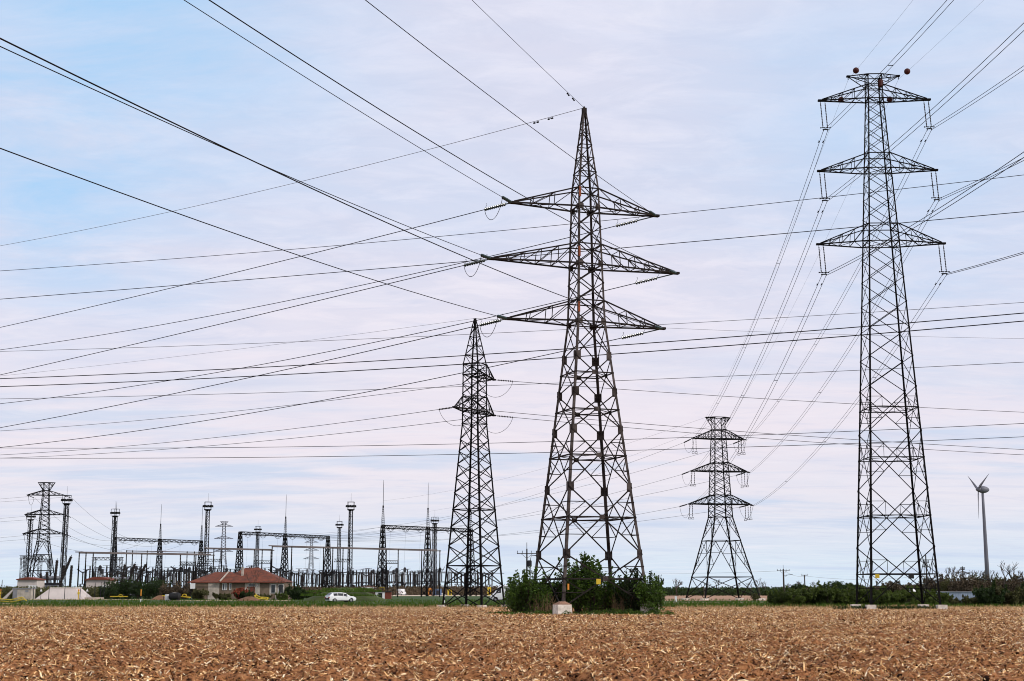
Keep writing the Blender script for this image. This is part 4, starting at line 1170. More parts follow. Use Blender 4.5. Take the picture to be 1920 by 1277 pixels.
def eq_ct():
    root = thing("current_transformer", "", "current transformer", (0, 0, 0), 0, "current transformers of the substation")
    b = MB(); b.beam((0, 0, 0), (0, 0, 2.3), .26); b.box((0, 0, 2.3), (.5, .5, .35)); b.build("support", 'steel_far', root)
    b = MB(); post_ins(b, (0, 0, 2.5), (0, 0, 5.0), .19, .28, 7); b.build("insulator", 'ins_grey', root)
    b = MB(); b.lathe((0, 0, 5.0), (0, 0, 6.1), [(0, .2), (.2, .32), (.8, .32), (1, .12)], 8); b.beam((-.9, 0, 5.6), (.9, 0, 5.6), .1); b.build("head", 'steel_far', root)
    return root
protos = [eq_post(), eq_breaker(), eq_disc(), eq_ct()]
names = ["dark ribbed insulator post", "circuit breaker with a T-shaped dark head", "disconnector with three insulators under a level bar", "grey ribbed current transformer with a drum head"]
rg = random.Random(17)
rows = [  # (px0, px1, n, Y, where)
    (172, 235, 10, 455, "behind the pale building at the left"), (236, 330, 20, 520, "above the dark bushes on the left"), (310, 392, 18, 470, "left of the red roof"),
    (392, 540, 16, 505, "behind the red roof"), (545, 640, 24, 690, "right of the red roof"), (600, 730, 26, 725, "behind the tall floodlight mast"),
    (650, 745, 20, 680, "right of the tall floodlight mast"), (735, 830, 26, 700, "under the gantry beside the slim pylon"), (150, 240, 14, 600, "behind the arched red roof hut"), (240, 392, 26, 610, "far behind the dark bushes"), (392, 545, 26, 600, "far behind the red roof"),
    (836, 925, 14, 720, "behind the slim pylon's legs")]
used = [False] * 4
for px0, px1, n, Y, where in rows:
    for i in range(n):
        px = px0 + (px1 - px0) * (i + .5 + rg.uniform(-.25, .25)) / n; yy = Y + rg.uniform(-14, 14)
        k = rg.choice((0, 0, 0, 1, 2, 2, 3)); sc = rg.uniform(1.25, 1.6) if Y < 540 else rg.uniform(1.75, 2.15)
        lab = "%s standing %s" % (names[k], where); loc = (gx(px, yy), yy, 0); rz = rg.uniform(-.3, .6)
        o = protos[k]
        if not used[k]: used[k] = True; o.location = loc; o.rotation_euler = (0, 0, rz); o.scale = (sc,) * 3; o['label'] = lab
        else: copy_tree(o, loc, rz, lab, (sc,) * 3)

# power transformers with slanted bushings
def transformer(label, px, Y, bush, w, rz=0.0):
    root = thing("power_transformer", label, "transformer", (gx(px, Y), Y, 0), rz, "power transformers")
    b = MB(); b.box((0, 0, 2.2), (w, 3.2, 3.6)); b.build("tank", 'steel_far', root)
    b = MB(); 
    for i in range(10): b.box((-w / 2 + w * (i + .5) / 10, -1.9, 2.0), (w / 16, .7, 2.8))
    b.build("radiator", 'steel_light', root)
    b = MB(); b.tube([(-w * .4, .6, 5.3), (w * .4, .6, 5.3)], .55, 8); 
    for s in (-1, 1): b.beam((s * w * .3, .6, 4.0), (s * w * .3, .6, 5.0), .2)
    b.build("conservator", 'steel_light', root)
    for x, dx, L in bush:
        b = MB(); p0 = Vector((x, 0, 4.0)); p1 = p0 + Vector((dx, 0, L)); post_ins(b, p0.lerp(p1, .1), p1, .44, .4, 7); b.beam(p0, p0.lerp(p1, .12), .5)
        b.beam(p1, p1 + (p1 - p0).normalized() * .5, .12); b.build("bushing", 'ins_dark', root)
    return root
transformer("grey power transformer with slanted black bushings at the foot of the leftmost pylon", 92, 400, ((1.4, .35, 6.2), (-.6, -.3, 3.0), (3.0, 2.6, 7.2), (-2.2, -.5, 2.6)), 6.5)
transformer("power transformer with three leaning black bushings over the dark bushes", 226, 430, ((.2, .7, 5.6), (2.2, 1.7, 5.8), (4.3, 2.9, 5.6)), 8.0)
for px, lab in ((130.5, "thick single black insulator column right of the leftmost transformer"), (112, "leaning black insulator column beside the leftmost floodlight mast")):
    Y = 395; r_ = thing("cable_sealing_end", lab, "cable end", (gx(px, Y), Y, 0)); L = hz(1060, Y)
    b = MB(); b.beam((0, 0, 0), (0, 0, 2.6), .5); b.build("support", 'steel_far', r_)
    b = MB(); post_ins(b, (0, 0, 2.6), (.9 if px < 120 else .2, 0, L), .42, .4, 7); b.build("insulator", 'ins_dark', r_)
def small_portal(label, x0, x1, y, Y, lower=None):
    p0, p1 = gx(x0, Y), gx(x1, Y); z = hz(y, Y); root = thing("lattice_portal", label, "portal frame", (p0, Y, 0), 0, "small lattice portals"); w = p1 - p0
    for xx in (0, w):
        b = MB()
        for sx in (-.45, .45):
            for sy in (-.45, .45): b.beam((xx + sx, sy, 0), (xx + sx, sy, z), .12)
        for k in range(9):
            for sy in (-.45, .45): b.beam((xx - .45, sy, z * k / 9), (xx + .45, sy, z * (k + 1) / 9), .08)
        b.build("column", 'steel_far', root)
    b = MB()
    for sy in (-.45, .45):
        b.beam((-.8, sy, z), (w + .8, sy, z), .14); b.beam((-.8, sy, z - .9), (w + .8, sy, z - .9), .14)
        for k in range(12): b.beam((w * k / 12, sy, z - .9 * (k % 2)), (w * (k + 1) / 12, sy, z - .9 * ((k + 1) % 2)), .09)
    b.build("lattice_beam", 'steel_far', root)
small_portal("lattice portal around the foot of the leftmost pylon", 39, 72, 1042, 415)
small_portal("second lattice portal behind the leftmost transformer", 45, 90, 1048, 432)
small_portal("lattice portal behind the three dark posts", 174, 224, 1045, 470)

# ================================================================== BUILDINGS
def house():
    Y = 300; k = Y / FOC * .985
    x0 = gx(362, Y); w = gx(533, Y) - x0; D = 11.0
    root = thing("bungalow", "low bungalow with a hipped red tile roof and white and tan walls behind shrubs", "house", (x0 + w / 2, Y + D / 2, 0))
    ze = hz(1091, Y); zr = hz(1063.5, Y); zr2 = hz(1072, Y)
    b = MB(); b.box((0, 0, ze / 2), (w, D, ze)); b.build("wall", 'wall_tan', root)
    X = lambda px: gx(px, Y) - x0 - w / 2
    f = -D / 2
    for a, c, t in ((390, 411, 1), (459, 465, 1), (478, 487, 1), (505, 508, 1), (516, 521, 1), (531, 533, 1)):
        b = MB(); b.box(((X(a) + X(c)) / 2, f - .02, ze / 2 - .05), (X(c) - X(a), .08, ze - .12)); b.build("white_panel", 'white_wall', root)
    for a, c in ((459, 487), (505, 533)):
        b = MB(); b.box(((X(a) + X(c)) / 2, f - .026, ze - .22), (X(c) - X(a), .08, .36)); b.build("lintel_band", 'white_wall', root)
    for a, c, y0, y1, nm, m in ((417, 421, 1094, 1106, "window", 'glass'), (422, 425, 1094, 1106, "window", 'glass'), (430, 433, 1094, 1106, "window", 'glass'),
                                (465, 482, 1095, 1099, "window", 'glass'), (508, 516, 1096, 1112, "window", 'glass'), (522, 531, 1096, 1112, "window", 'glass')):
        b = MB(); z0, z1 = hz(y1, Y), hz(y0, Y); b.box(((X(a) + X(c)) / 2, f - .01, (z0 + z1) / 2), (X(c) - X(a), .06, z1 - z0)); o = b.build(nm, m, root)
        b = MB(); cx = (X(a) + X(c)) / 2; hw_ = (X(c) - X(a)) / 2
        for s in (-1, 1): b.box((cx + s * hw_, f - .03, (z0 + z1) / 2), (.09, .12, z1 - z0 + .1))
        for zz in (z0, z1): b.box((cx, f - .03, zz), (2 * hw_ + .09, .115, .09))
        b.build("frame", 'white', o)
    b = MB(); b.box((X(473.5), f - .03, 1.35), (X(477.5) - X(469), .08, 2.7)); b.build("door", 'brown_door', root)
    # hipped roof: a high hip over the right part, a lower one over the left
    b = MB(); ov = .7
    def hip(xa, xb, ya, yb, z0, z1, inset_l, inset_r):
        ym = (ya + yb) / 2
        v = [(xa, ya, z0), (xb, ya, z0), (xb, yb, z0), (xa, yb, z0), (xa + inset_l, ym, z1), (xb - inset_r, ym, z1)]
        b.add(v, [(0, 1, 5, 4), (1, 2, 5), (2, 3, 4, 5), (3, 0, 4), (3, 2, 1, 0)])
    hip(X(405), X(536), f - ov, D / 2 + ov, ze - .05, zr, X(451) - X(405), X(536) - X(475))
    hip(X(352), X(440), f - ov + .35, D / 2 + ov - .3, ze - .053, zr2, X(392) - X(352), X(440) - X(425))
    rf = b.build("roof", 'roof', root)
    b = MB(); b.box((X(450), f + 2.2, hz(1074, Y) + .2), (.45, .45, 1.9)); b.build("chimney", 'white_wall', rf)
    b = MB(); b.beam((X(413), f - .75, ze + .12), (X(421.5), f + 3.2, zr2 + .05), .22); b.build("ridge_trim", 'white_wall', rf)
    b = MB(); b.beam((X(352), f - ov - .02, ze - .1), (X(536), f - ov - .02, ze - .1), .16); b.build("gutter", 'brown_door', root)
house()
def roofed_hut(label, x0, x1, y0, y1, Y, curved=False):
    a, c = gx(x0, Y), gx(x1, Y); w = c - a; ze = hz(y1, Y); zr = hz(y0, Y)
    root = thing("equipment_hut", label, "hut", ((a + c) / 2, Y + 3, 0), 0)
    b = MB(); b.box((0, 0, ze / 2), (w * .92, 6, ze)); b.build("wall", 'pale', root)
    b = MB(); n = 8; vs = []
    for i in range(n + 1):
        t = i / n; x = -w / 2 + w * t; z = ze + (zr - ze) * (4 * t * (1 - t) if curved else 1 - abs(2 * t - 1) * .8)
        vs += [(x, -3.5, z), (x, 3.5, z), (x, -3.5, z - .25 if i in (0, n) else ze - .03), (x, 3.5, z - .25 if i in (0, n) else ze - .03)]
    fs = []
    for i in range(n):
        k = 4 * i; fs += [(k, k + 4, k + 5, k + 1), (k, k + 2, k + 6, k + 4), (k + 1, k + 5, k + 7, k + 3), (k + 2, k + 3, k + 7, k + 6)]
    fs += [(0, 1, 3, 2), (4 * n, 4 * n + 2, 4 * n + 3, 4 * n + 1)]
    b.add(vs, fs); b.build("roof", 'brown_door', root)
    for i in range(3):
        b = MB(); b.box((w * (.12 + .13 * i), -3.03, ze * .62), (.8, .1, .7)); b.build("window", 'white', root)
roofed_hut("pale hut with a red roof behind the transformer at the left edge", 30, 70, 1082, 1087, 370)
roofed_hut("pink walled hut with an arched dark red roof left of the bushes", 159, 206, 1081.5, 1087, 360, True)

def shed():
    Y = 320; a, c = gx(20, Y), gx(58, Y); k = gx(33, Y)
    root = thing("equipment_shed", "small white shed with grey door and sloping side wall at the left edge", "shed", (a, Y, 0)); z = hz(1104, Y)
    w = c - gx(24, Y); x0 = gx(24, Y) - a
    b = MB(); b.box((x0 + w / 2, 1.5, z / 2), (w, 3, z)); b.build("wall", 'white_wall', root)
    b = MB(); b.box((x0 + w / 2, 1.5, z + .06), (w + .3, 3.3, .16)); b.build("roof", 'steel_light', root)
    b = MB(); b.box((x0 + (k - gx(24, Y)) / 2, -.02, z * .48), ((k - gx(24, Y)) * .9, .06, z * .9)); b.build("door", 'steel_light', root)
    b = MB(); b.box((x0 + w * .78, -.02, z * .78), (.7, .05, .45)); b.build("vent", 'steel_light', root)
    b = MB(); x1 = gx(4, Y) - a; b.add([(x1, 0, 0), (x1 + .9, 0, 0), (x0, 0, z * .82), (x0, 0, z), (x1, .25, 0), (x1 + .9, .25, 0), (x0, .25, z * .82), (x0, .25, z)],
                                       [(0, 1, 2, 3), (7, 6, 5, 4), (0, 4, 5, 1), (1, 5, 6, 2), (2, 6, 7, 3), (3, 7, 4, 0)])
    b.build("sloping_wing_wall", 'pale', root)
shed()
def head_wall():
    Y = 318; pts = [(66, 1123.5), (90, 1102), (136, 1102), (157, 1123.5)]
    a = gx(66, Y); root = thing("ramp_wall", "pale trapezoid concrete ramp wall beside the white shed", "wall", (a, Y, 0))
    xs = [gx(p[0], Y) - a for p in pts]; z = hz(1102.5, Y)
    b = MB(); b.add([(xs[0], 0, 0), (xs[3], 0, 0), (xs[2], 1.6, z), (xs[1], 1.6, z), (xs[0], 8, 0), (xs[3], 8, 0), (xs[2], 6.4, z), (xs[1], 6.4, z)],
                    [(0, 1, 2, 3), (7, 6, 5, 4), (3, 2, 6, 7), (0, 3, 7, 4), (1, 5, 6, 2), (0, 4, 5, 1)])
    b.build("slope", 'pale', root)
    b = MB(); b.box(((xs[1] + xs[2]) / 2, 4, z + .07), (xs[2] - xs[1] + .3, 5.0, .14)); b.build("coping", 'concrete', root)
head_wall()
def fence_posts():
    for i, (px, y, lab) in enumerate(((92, 1103, "fence post before the left part of the pale ramp wall"), (121.5, 1103, "fence post before the middle of the pale ramp wall"), (150.5, 1106, "fence post at the right end of the pale ramp wall"),
                                      (178, 1095, "tall thin post right of the white triangle sign"), (189, 1094, "thin post left of the corner post of the fence"), (195, 1091, "corner post of the fence beside the dark bushes"),
                                      (63, 1103, "thin post between the white shed and the ramp wall"), (3, 1090, "thin post at the left edge of the picture"))):
        Y = 309; b = MB(); z = hz(y, Y)
        b.beam((0, 0, 0), (0, 0, z), .11); b.beam((0, 0, z), (0, .35, z + .3), .07)
        o = b.build("fence_post", 'steel_far', None); o.location = (gx(px, Y), Y, 0); tag(o, lab, "fence post", "fence posts by the pale ramp wall")
    b = MB(); b.box((0, 0, .22), (gx(195, 305) - gx(160, 305), .4, .45)); o = b.build("low_wall", 'white_wall'); o.location = (gx(177, 305), 305, 0); tag(o, "low white kerb wall right of the ramp wall", "wall")
fence_posts()
for px, lab in ((77, "white triangle marker on a thin post left of the ramp wall"), (163.5, "white triangle marker on a thin post right of the ramp wall")):
    Y = 312; root = thing("marker_sign", lab, "sign", (gx(px, Y), Y, 0), 0, "white triangle markers"); z = hz(1109, Y)
    b = MB(); b.beam((0, 0, 0), (0, 0, z + .1), .07); b.build("post", 'steel_far', root)
    b = MB(); b.add([(-.28, -.05, z), (.28, -.05, z), (0, -.05, z + .6), (-.28, .02, z), (.28, .02, z), (0, .02, z + .6)], [(0, 1, 2), (5, 4, 3), (0, 3, 4, 1), (1, 4, 5, 2), (2, 5, 3, 0)]); b.build("triangle", 'white', root)
for px, lab in ((147.5, "yellow valve post with an orange cap before the ramp wall"), (2, "yellow valve post at the left edge beside the shed's wing wall")):
    Y = 310; root = thing("valve_post", lab, "valve post", (gx(px, Y), Y, 0), 0, "yellow valve posts"); z = hz(1108, Y)
    b = MB(); b.beam((0, 0, 0), (0, 0, z), .16); b.box((0, 0, z * .75), (.45, .3, .5), 0, .8); b.build("post", 'yellow', root)
    b = MB(); b.ball((0, 0, z + .15), .2, 8, 5); b.build("cap", 'orange', root)
def kiosk():
    Y = 322; a, c, k = gx(704, Y), gx(733, Y), gx(721.5, Y); z = hz(1110, Y)
    root = thing("kiosk", "small white kiosk with dark opening and brown end behind the white car", "kiosk", (a, Y, 0))
    b = MB(); b.box(((k - a) / 2, 1, z / 2), (k - a, 2, z)); b.build("wall", 'white', root)
    b = MB(); b.box(((k - a) * .52, -.03, z * .5), ((k - a) * .42, .1, z * .75)); b.build("opening", 'black', root)
    b = MB(); b.box(((k - a) + (c - k) / 2 + .003, 1, z * .48), (c - k, 1.9, z * .96)); b.build("brown_cabinet", 'brown_door', root)
    b = MB(); b.box(((c - a) / 2, 1, z + .07), (c - a + .2, 2.3, .16)); b.build("roof", 'steel_far', root)
kiosk()
def yard_things():
    for px, y0, w, d, h, m, lab in ((806, 0, 1.6, 2.6, 3.0, 'orange', "orange site cabin far back in the gravel yard"), (843, 0, 1.6, 2.0, 2.6, 'yellow', "yellow container in the yard behind the slim pylon"),
                                    (820, 12, 3.2, 3.0, 2.6, 'blue', "dark blue container beside the orange cabin"), (716, 10, 2.4, 2.2, 3.6, 'yellow', "yellow machine cover above the kiosk roof"),
                                    (692, 30, 6.5, 3, 3.6, 'white', "white roofed shelter behind the mound"), (917, 0, 1.3, 2, 3.4, 'yellow', "upright yellow cabinet behind the slim pylon's right leg")):
        Y = 590 + y0; root = thing("site_container", lab, "container", (gx(px, Y), Y, 0), .2)
        b = MB(); b.box((0, 0, h / 2), (w, d, h)); b.build("body", m, root)
        b = MB(); b.box((0, -d / 2 - .03, h * .45), (w * .4, .08, h * .7)); b.build("door", 'steel_far', root)
        b = MB(); b.box((0, 0, h + .06), (w + .2, d + .2, .14)); b.build("roof", 'steel_light' if m != 'white' else 'brown_door', root)
yard_things()
def bar_barrier(label, px0, px1, py, Y, mid=True, slope=0.0):
    a, c = gx(px0, Y), gx(px1, Y); z = hz(py, Y); w = c - a
    root = thing("pipe_barrier", label, "barrier", (a, Y, 0), 0, "yellow pipe barriers")
    b = MB(); b.beam((0, 0, z), (w, 0, z + slope), .18); b.build("bar", 'yellow', root)
    for t in (.1, .55, .97) if mid else (.2, .9):
        b = MB(); b.beam((w * t, 0, 0), (w * t, 0, z + slope * t), .08); b.build("leg", 'steel_far', root)
    if mid: b = MB(); b.tube([(w * .6 + .4 * math.cos(q * .7), -.1, z + .12 + .22 * math.sin(q * .7)) for q in range(10)], .07, 5); b.build("handwheel", 'yellow', root)
    return root
bar_barrier("level yellow pipe barrier before the dark bushes left of the striped post", 207, 240, 1118.5, 285)
bar_barrier("short yellow pipe barrier above the white barrel", 304, 319, 1117, 275, False)
bar_barrier("yellow pipe barrier sloping down right of the white barrel", 329, 358, 1117.5, 272, True, -.25)
def yellow_frame():
    Y = 252; a = gx(477, Y); root = thing("yellow_pipe_frame", "yellow boat shaped pipe frame lying beside the small soil heap", "pipe rack", (a, Y, 0)); w = gx(503, Y) - a
    for dy, k in ((0, 0), (1.2, .25)):
        b = MB(); b.tube([(0, dy, 1.05 + k), (.15, dy, .75 + k), (w * .35, dy, .42 + k), (w * .8, dy, .38 + k), (w, dy, .2 + k)], .10, 5); b.build("bent_pipe", 'yellow', root)
    b = MB()
    for x, z in ((.1, .8), (w * .5, .42), (w * .9, .3)): b.beam((x, 0, z), (x, 1.2, z + .25), .09)
    b.build("rungs", 'yellow', root)
yellow_frame()
def yellow_pipes():
    Y = 196; root = thing("pipe_stack", "crossed yellow pipes lying on trestles at the left edge", "pipes", (gx(-6, Y), Y, 0)); w = gx(49, Y) - gx(-6, Y)
    for k, (z0, zm, z1) in enumerate(((.75, .55, .95), (.42, .28, .62), (.6, .9, .4))):
        b = MB(); b.tube([(0 if k < 2 else w * .7, k * .3, z0), (w * .5 if k < 2 else w * .85, k * .3, zm), (w * (.86 + .06 * k), k * .3, z1)], .07, 5); b.build("pipe", 'yellow', root)
    for x in (.12, .45, .8):
        b = MB(); b.beam((w * x, -.3, 0), (w * x, .1, .45), .06); b.beam((w * x, .8, 0), (w * x, .3, .45), .06); b.build("trestle", 'steel_black', root)
yellow_pipes()
for px, y0, y1, Y, lab, m in ((264.5, 1105, 1129, 225, "marker post with orange top and white foot before the dark bushes", 'orange'), (833.5, 1109, 1130, 214, "black and white banded marker post at the slim pylon's left leg", 'rust')):
    root = thing("marker_post", lab, "marker post", (gx(px, Y), Y, 0), 0, "striped marker posts"); z = hz(y0, Y)
    for k in range(4):
        b = MB(); b.tube([(0, 0, z * k / 4), (0, 0, z * (k + 1) / 4 - .003)], .09, 8); b.build("band", m if k == 3 or (m == 'orange' and k == 2) else ('white', 'black')[(k + 0) % 2] , root)
def barrel(label, px, Y, m, s):
    root = thing("barrel", label, "barrel", (gx(px, Y), Y, 0)); b = MB(); b.lathe((0, 0, 0), (0, 0, 1.1 * s), [(0, .4 * s), (.05, .45 * s), (.33, .45 * s), (.36, .48 * s), (.4, .45 * s), (.66, .45 * s), (.69, .48 * s), (.73, .45 * s), (.97, .45 * s), (1, .4 * s)], 12); b.build("drum", m, root)
    b = MB(); b.lathe((0, 0, 1.1 * s), (0, 0, 1.14 * s), [(0, .36 * s), (1, .36 * s)], 10); b.build("lid", 'steel_light', root)
barrel("white barrel beside the black tank under the yellow barrier", 314, 272, 'white', 1.0)
def tank():
    Y = 271; root = thing("tank", "black rounded tank between two yellow barriers left of the house", "tank", (gx(328, Y), Y, 0))
    b = MB(); b.lathe((-1.1, 0, .75), (1.1, 0, .75), [(0, .3), (.06, .55), (.15, .7), (.85, .7), (.94, .55), (1, .3)], 12); b.build("shell", 'black', root)
    b = MB(); b.box((-.7, 0, .12), (.2, 1.1, .25)); b.box((.7, 0, .12), (.2, 1.1, .25)); b.build("cradle", 'steel_far', root)
    b = MB(); b.box((0, -.35, 1.40), (.6, .4, .06)); b.build("plate", 'white', root)
tank()
def sign_board():
    Y = 296; root = thing("sign_board", "white board on posts at the left corner of the house", "sign", (gx(361, Y), Y, 0)); z = hz(1096, Y)
    b = MB(); b.plate((0, 0, z - .3), (0, -1, 0), 1.0, 1.1, .08); b.build("board", 'white', root)
    for s in (-.35, .35): b = MB(); b.beam((s, .1, 0), (s, .1, z - .2), .08); b.build("post", 'steel_far', root)
sign_board()

# ================================================================== VEHICLES
def vehicle(name, label, cat, loc, rz, st, side_win, wheels_x, wr, W, front_glass, rear_glass, group=None, tail=True):
    """st: stations (x, sill, belt, roof, belt half width, roof half width); glass by station index"""
    root = thing(name, label, cat, loc, rz, group)
    b = MB(); vs = []; n = 9
    for x, zs_, zb, zr, wb, wr_ in st:
        vs += [(x, -wb * .94, zs_), (x, -wb, zs_ + (zb - zs_) * .45), (x, -wb * .98, zb), (x, -wr_, zr - (zr - zb) * .08), (x, -wr_ * .6, zr),
               (x, wr_ * .6, zr), (x, wr_, zr - (zr - zb) * .08), (x, wb * .98, zb), (x, wb, zs_ + (zb - zs_) * .45), (x, wb * .94, zs_)]
    n = 10; fs = []
    for i in range(len(st) - 1):
        for k in range(n): fs.append((i * n + k, i * n + (k + 1) % n, (i + 1) * n + (k + 1) % n, (i + 1) * n + k))
    fs += [tuple(range(n)), tuple(range(len(st) * n - 1, (len(st) - 1) * n - 1, -1))]
    b.add(vs, fs); body = b.build("body", 'car_white', root)
    def at(x):
        for s0, s1 in zip(st, st[1:]):
            if s0[0] <= x <= s1[0]:
                t = (x - s0[0]) / (s1[0] - s0[0]); return [s0[i] + (s1[i] - s0[i]) * t for i in range(6)]
        return st[-1]
    for s in (-1, 1):
        for xa, xb in side_win:
            b = MB(); A, B = at(xa), at(xb)
            def pt(S, f): return Vector((S[0], s * (S[4] * .98 + (S[5] - S[4] * .98) * f + .012), S[2] + (S[3] - (S[3] - S[2]) * .08 - S[2]) * f))
            q = [pt(A, .08), pt(B, .08), pt(B, .90), pt(A, .90)]; off = Vector((0, s * .012, 0))
            b.add(q + [v + off for v in q], [(0, 1, 2, 3), (4, 5, 6, 7), (0, 1, 5, 4), (1, 2, 6, 5), (2, 3, 7, 6), (3, 0, 4, 7)]); b.build("side_window", 'glass', root)
    for nm, (i0, i1) in (("windscreen", front_glass), ("rear_window", rear_glass)):
        if i0 is None: continue
        S0, S1 = st[i0], st[i1]
        def p2(S, sy, top): return Vector((S[0], sy * S[5] * .86, S[3]))
        sgn = 1 if nm == "windscreen" else -1
        q = [p2(S0, -1, 0), p2(S0, 1, 0), p2(S1, 1, 0), p2(S1, -1, 0)]
        q = [q[0].lerp(q[3], .06), q[1].lerp(q[2], .06), q[1].lerp(q[2], .92), q[0].lerp(q[3], .92)]
        nv = (q[1] - q[0]).cross(q[3] - q[0]).normalized(); nv = nv if nv.x * sgn > 0 else -nv
        b = MB(); b.add([v + nv * .012 for v in q] + [v + nv * .026 for v in q], [(0, 1, 2, 3), (4, 5, 6, 7), (0, 1, 5, 4), (1, 2, 6, 5), (2, 3, 7, 6), (3, 0, 4, 7)]); b.build(nm, 'glass', root)
    for x in wheels_x:
        for s in (-1, 1):
            a_ = MB(); a_.lathe((x, s * (W - .10), wr), (x, s * (W + .012), wr), [(0, wr + .05), (1, wr + .05)], 18); a_.build("wheel_arch", 'rubber', root)
            b = MB(); b.lathe((x, s * (W - .22), wr), (x, s * (W + .03), wr), [(0, wr * .9), (.15, wr), (.85, wr), (1, wr * .9)], 18); wl = b.build("wheel", 'rubber', root)
            b = MB(); b.lathe((x, s * (W + .02), wr), (x, s * (W + .045), wr), [(0, wr * .62), (1, wr * .55)], 12); b.build("rim", 'rim', wl)
    xr, xf = st[0], st[-1]
    for s in (-1, 1):
        b = MB(); b.box((xr[0] + .12, s * xr[4] * .80, xr[1] + (xr[2] - xr[1]) * .80), (.28, .38, .20)); b.build("tail_light", 'red_lamp', root)
        b = MB(); b.box((xf[0] - .14, s * xf[4] * .80, xf[1] + (xf[2] - xf[1]) * .72), (.32, .36, .16)); b.build("headlight", 'steel_light', root)
        wx = at(side_win[-1][1]); b = MB(); b.box((wx[0] - .1, s * (W + .12), wx[2] + .1), (.14, .24, .16)); b.build("wing_mirror", 'car_white', root)
    b = MB(); b.box((xr[0] - .015, 0, xr[1] + .12), (.06, xr[4] * 1.7, .22)); b.build("rear_bumper", 'black', root)
    b = MB(); b.box((xr[0] - .02, 0, xr[1] + (xr[2] - xr[1]) * .62), (.04, .5, .12)); b.build("number_plate", 'white', root)
    b = MB(); b.box(((st[0][0] + st[-1][0]) / 2, -W * .99, .27), (wheels_x[1] - wheels_x[0] - .8, .04, .1)); b.box(((st[0][0] + st[-1][0]) / 2, W * .99, .27), (wheels_x[1] - wheels_x[0] - .8, .04, .1)); b.build("sill_trim", 'black', root)
    return root
ESTATE = [(-2.30, .42, .80, .92, .80, .70), (-2.22, .26, .92, 1.02, .86, .72), (-1.72, .24, .96, 1.43, .90, .66), (-1.35, .22, .96, 1.48, .91, .68), (-.2, .22, .95, 1.50, .91, .70),
          (.45, .22, .94, 1.44, .91, .68), (1.22, .24, .92, .98, .90, .74), (1.85, .26, .84, .90, .86, .70), (2.2, .30, .72, .78, .78, .60), (2.33, .40, .60, .66, .66, .50)]
car = vehicle("estate_car", "white estate car parked on the green verge before the grassy mound", "car", (gx(639, 222), 222, 0.02), R(33), ESTATE,
              [(-1.6, -.92), (-.86, .02), (.10, .72)], (-1.42, 1.36), .33, .88, (6, 5), (1, 2))
for px, Y, rz, lab in ((820, 640, .3, "small white car parked far back in the gravel yard"),):
    copy_tree(car, (gx(px, Y), Y, .02), rz, lab)
VAN = [(-2.9, .45, 1.25, 2.45, .94, .88), (-2.85, .30, 1.3, 2.62, 1.0, .92), (-2.0, .28, 1.32, 2.68, 1.02, .93), (1.0, .28, 1.32, 2.68, 1.02, .93), (1.55, .28, 1.32, 2.45, 1.02, .90),
       (2.25, .30, 1.24, 1.38, 1.0, .90), (2.75, .34, 1.05, 1.14, .95, .80), (2.9, .45, .85, .92, .85, .7)]
van = vehicle("panel_van", "tall white van half hidden by the left edge of the leafy thicket", "van", (gx(951, 246), 246, 0.02), R(180), VAN, [(1.05, 1.85)], (-1.9, 1.95), .36, 1.0, (5, 4), (None, None))
copy_tree(van, (gx(753, 620), 620, .02), R(70), "small pale van parked in the yard right of the kiosk")

# ================================================================== TURBINE AND POLES
def turbine():
    Y = 950; X = gx(1853, Y); H = hz(919, Y); base = hz(1085, Y)
    root = thing("wind_turbine", "grey three bladed wind turbine behind the trees on the right", "wind turbine", (X, Y, 0))
    b = MB(); b.lathe((0, 0, 0), (0, 0, H - .8), [(0, 1.6), (.35, 1.3), (.8, .95), (1, .8)], 20); b.build("tower", 'turbine', root, smooth=True)
    ax = Vector((-math.cos(R(6)), -math.sin(R(6)), 0.04)).normalized()
    c = Vector((0, 0, H + .4))
    b = MB(); b.lathe(c - ax * 4.6, c + ax * 1.9, [(0, .5), (.08, 1.15), (.3, 2.0), (.65, 2.5), (.9, 2.3), (1, 1.9)], 16); b.build("nacelle", 'turbine', root, smooth=True)
    hub = c + ax * 2.9
    b = MB(); b.lathe(c + ax * 1.95, c + ax * 4.7, [(0, 1.9), (.35, 1.75), (.75, 1.1), (1, .15)], 14); b.build("hub", 'turbine', root, smooth=True)
    side = ax.cross(Vector((0, 0, 1))).normalized(); up = side.cross(ax).normalized()
    for ang in (-62, 58, 178):
        d = (up * math.cos(R(ang)) + side * math.sin(R(ang))).normalized(); t_ = ax.cross(d).normalized(); L = 18.5
        b = MB(); vs = []; fs = []; n = 9
        for i in range(n + 1):
            f = i / n; r = .9 + f * L
            ch = (1.1 + 5.0 * min(f, .18)) if f < .18 else 1.6 * max(0.0, 1 - (f - .18) / .82) ** .9 + .22
            th = .5 * ch * (.5 - .38 * f); tw = R(28) * (1 - f) ** 2
            cd = t_ * math.cos(tw) + ax * math.sin(tw); td = ax * math.cos(tw) - t_ * math.sin(tw); o_ = hub + d * r
            vs += [o_ - cd * ch * .35, o_ + td * th, o_ + cd * ch * .65, o_ - td * th]
        for i in range(n):
            for k in range(4): fs.append((4 * i + k, 4 * i + (k + 1) % 4, 4 * i + 4 + (k + 1) % 4, 4 * i + 4 + k))
        fs += [(3, 2, 1, 0), (4 * n, 4 * n + 1, 4 * n + 2, 4 * n + 3)]
        b.add(vs, fs); b.build("blade", 'turbine', root, smooth=False)
turbine()
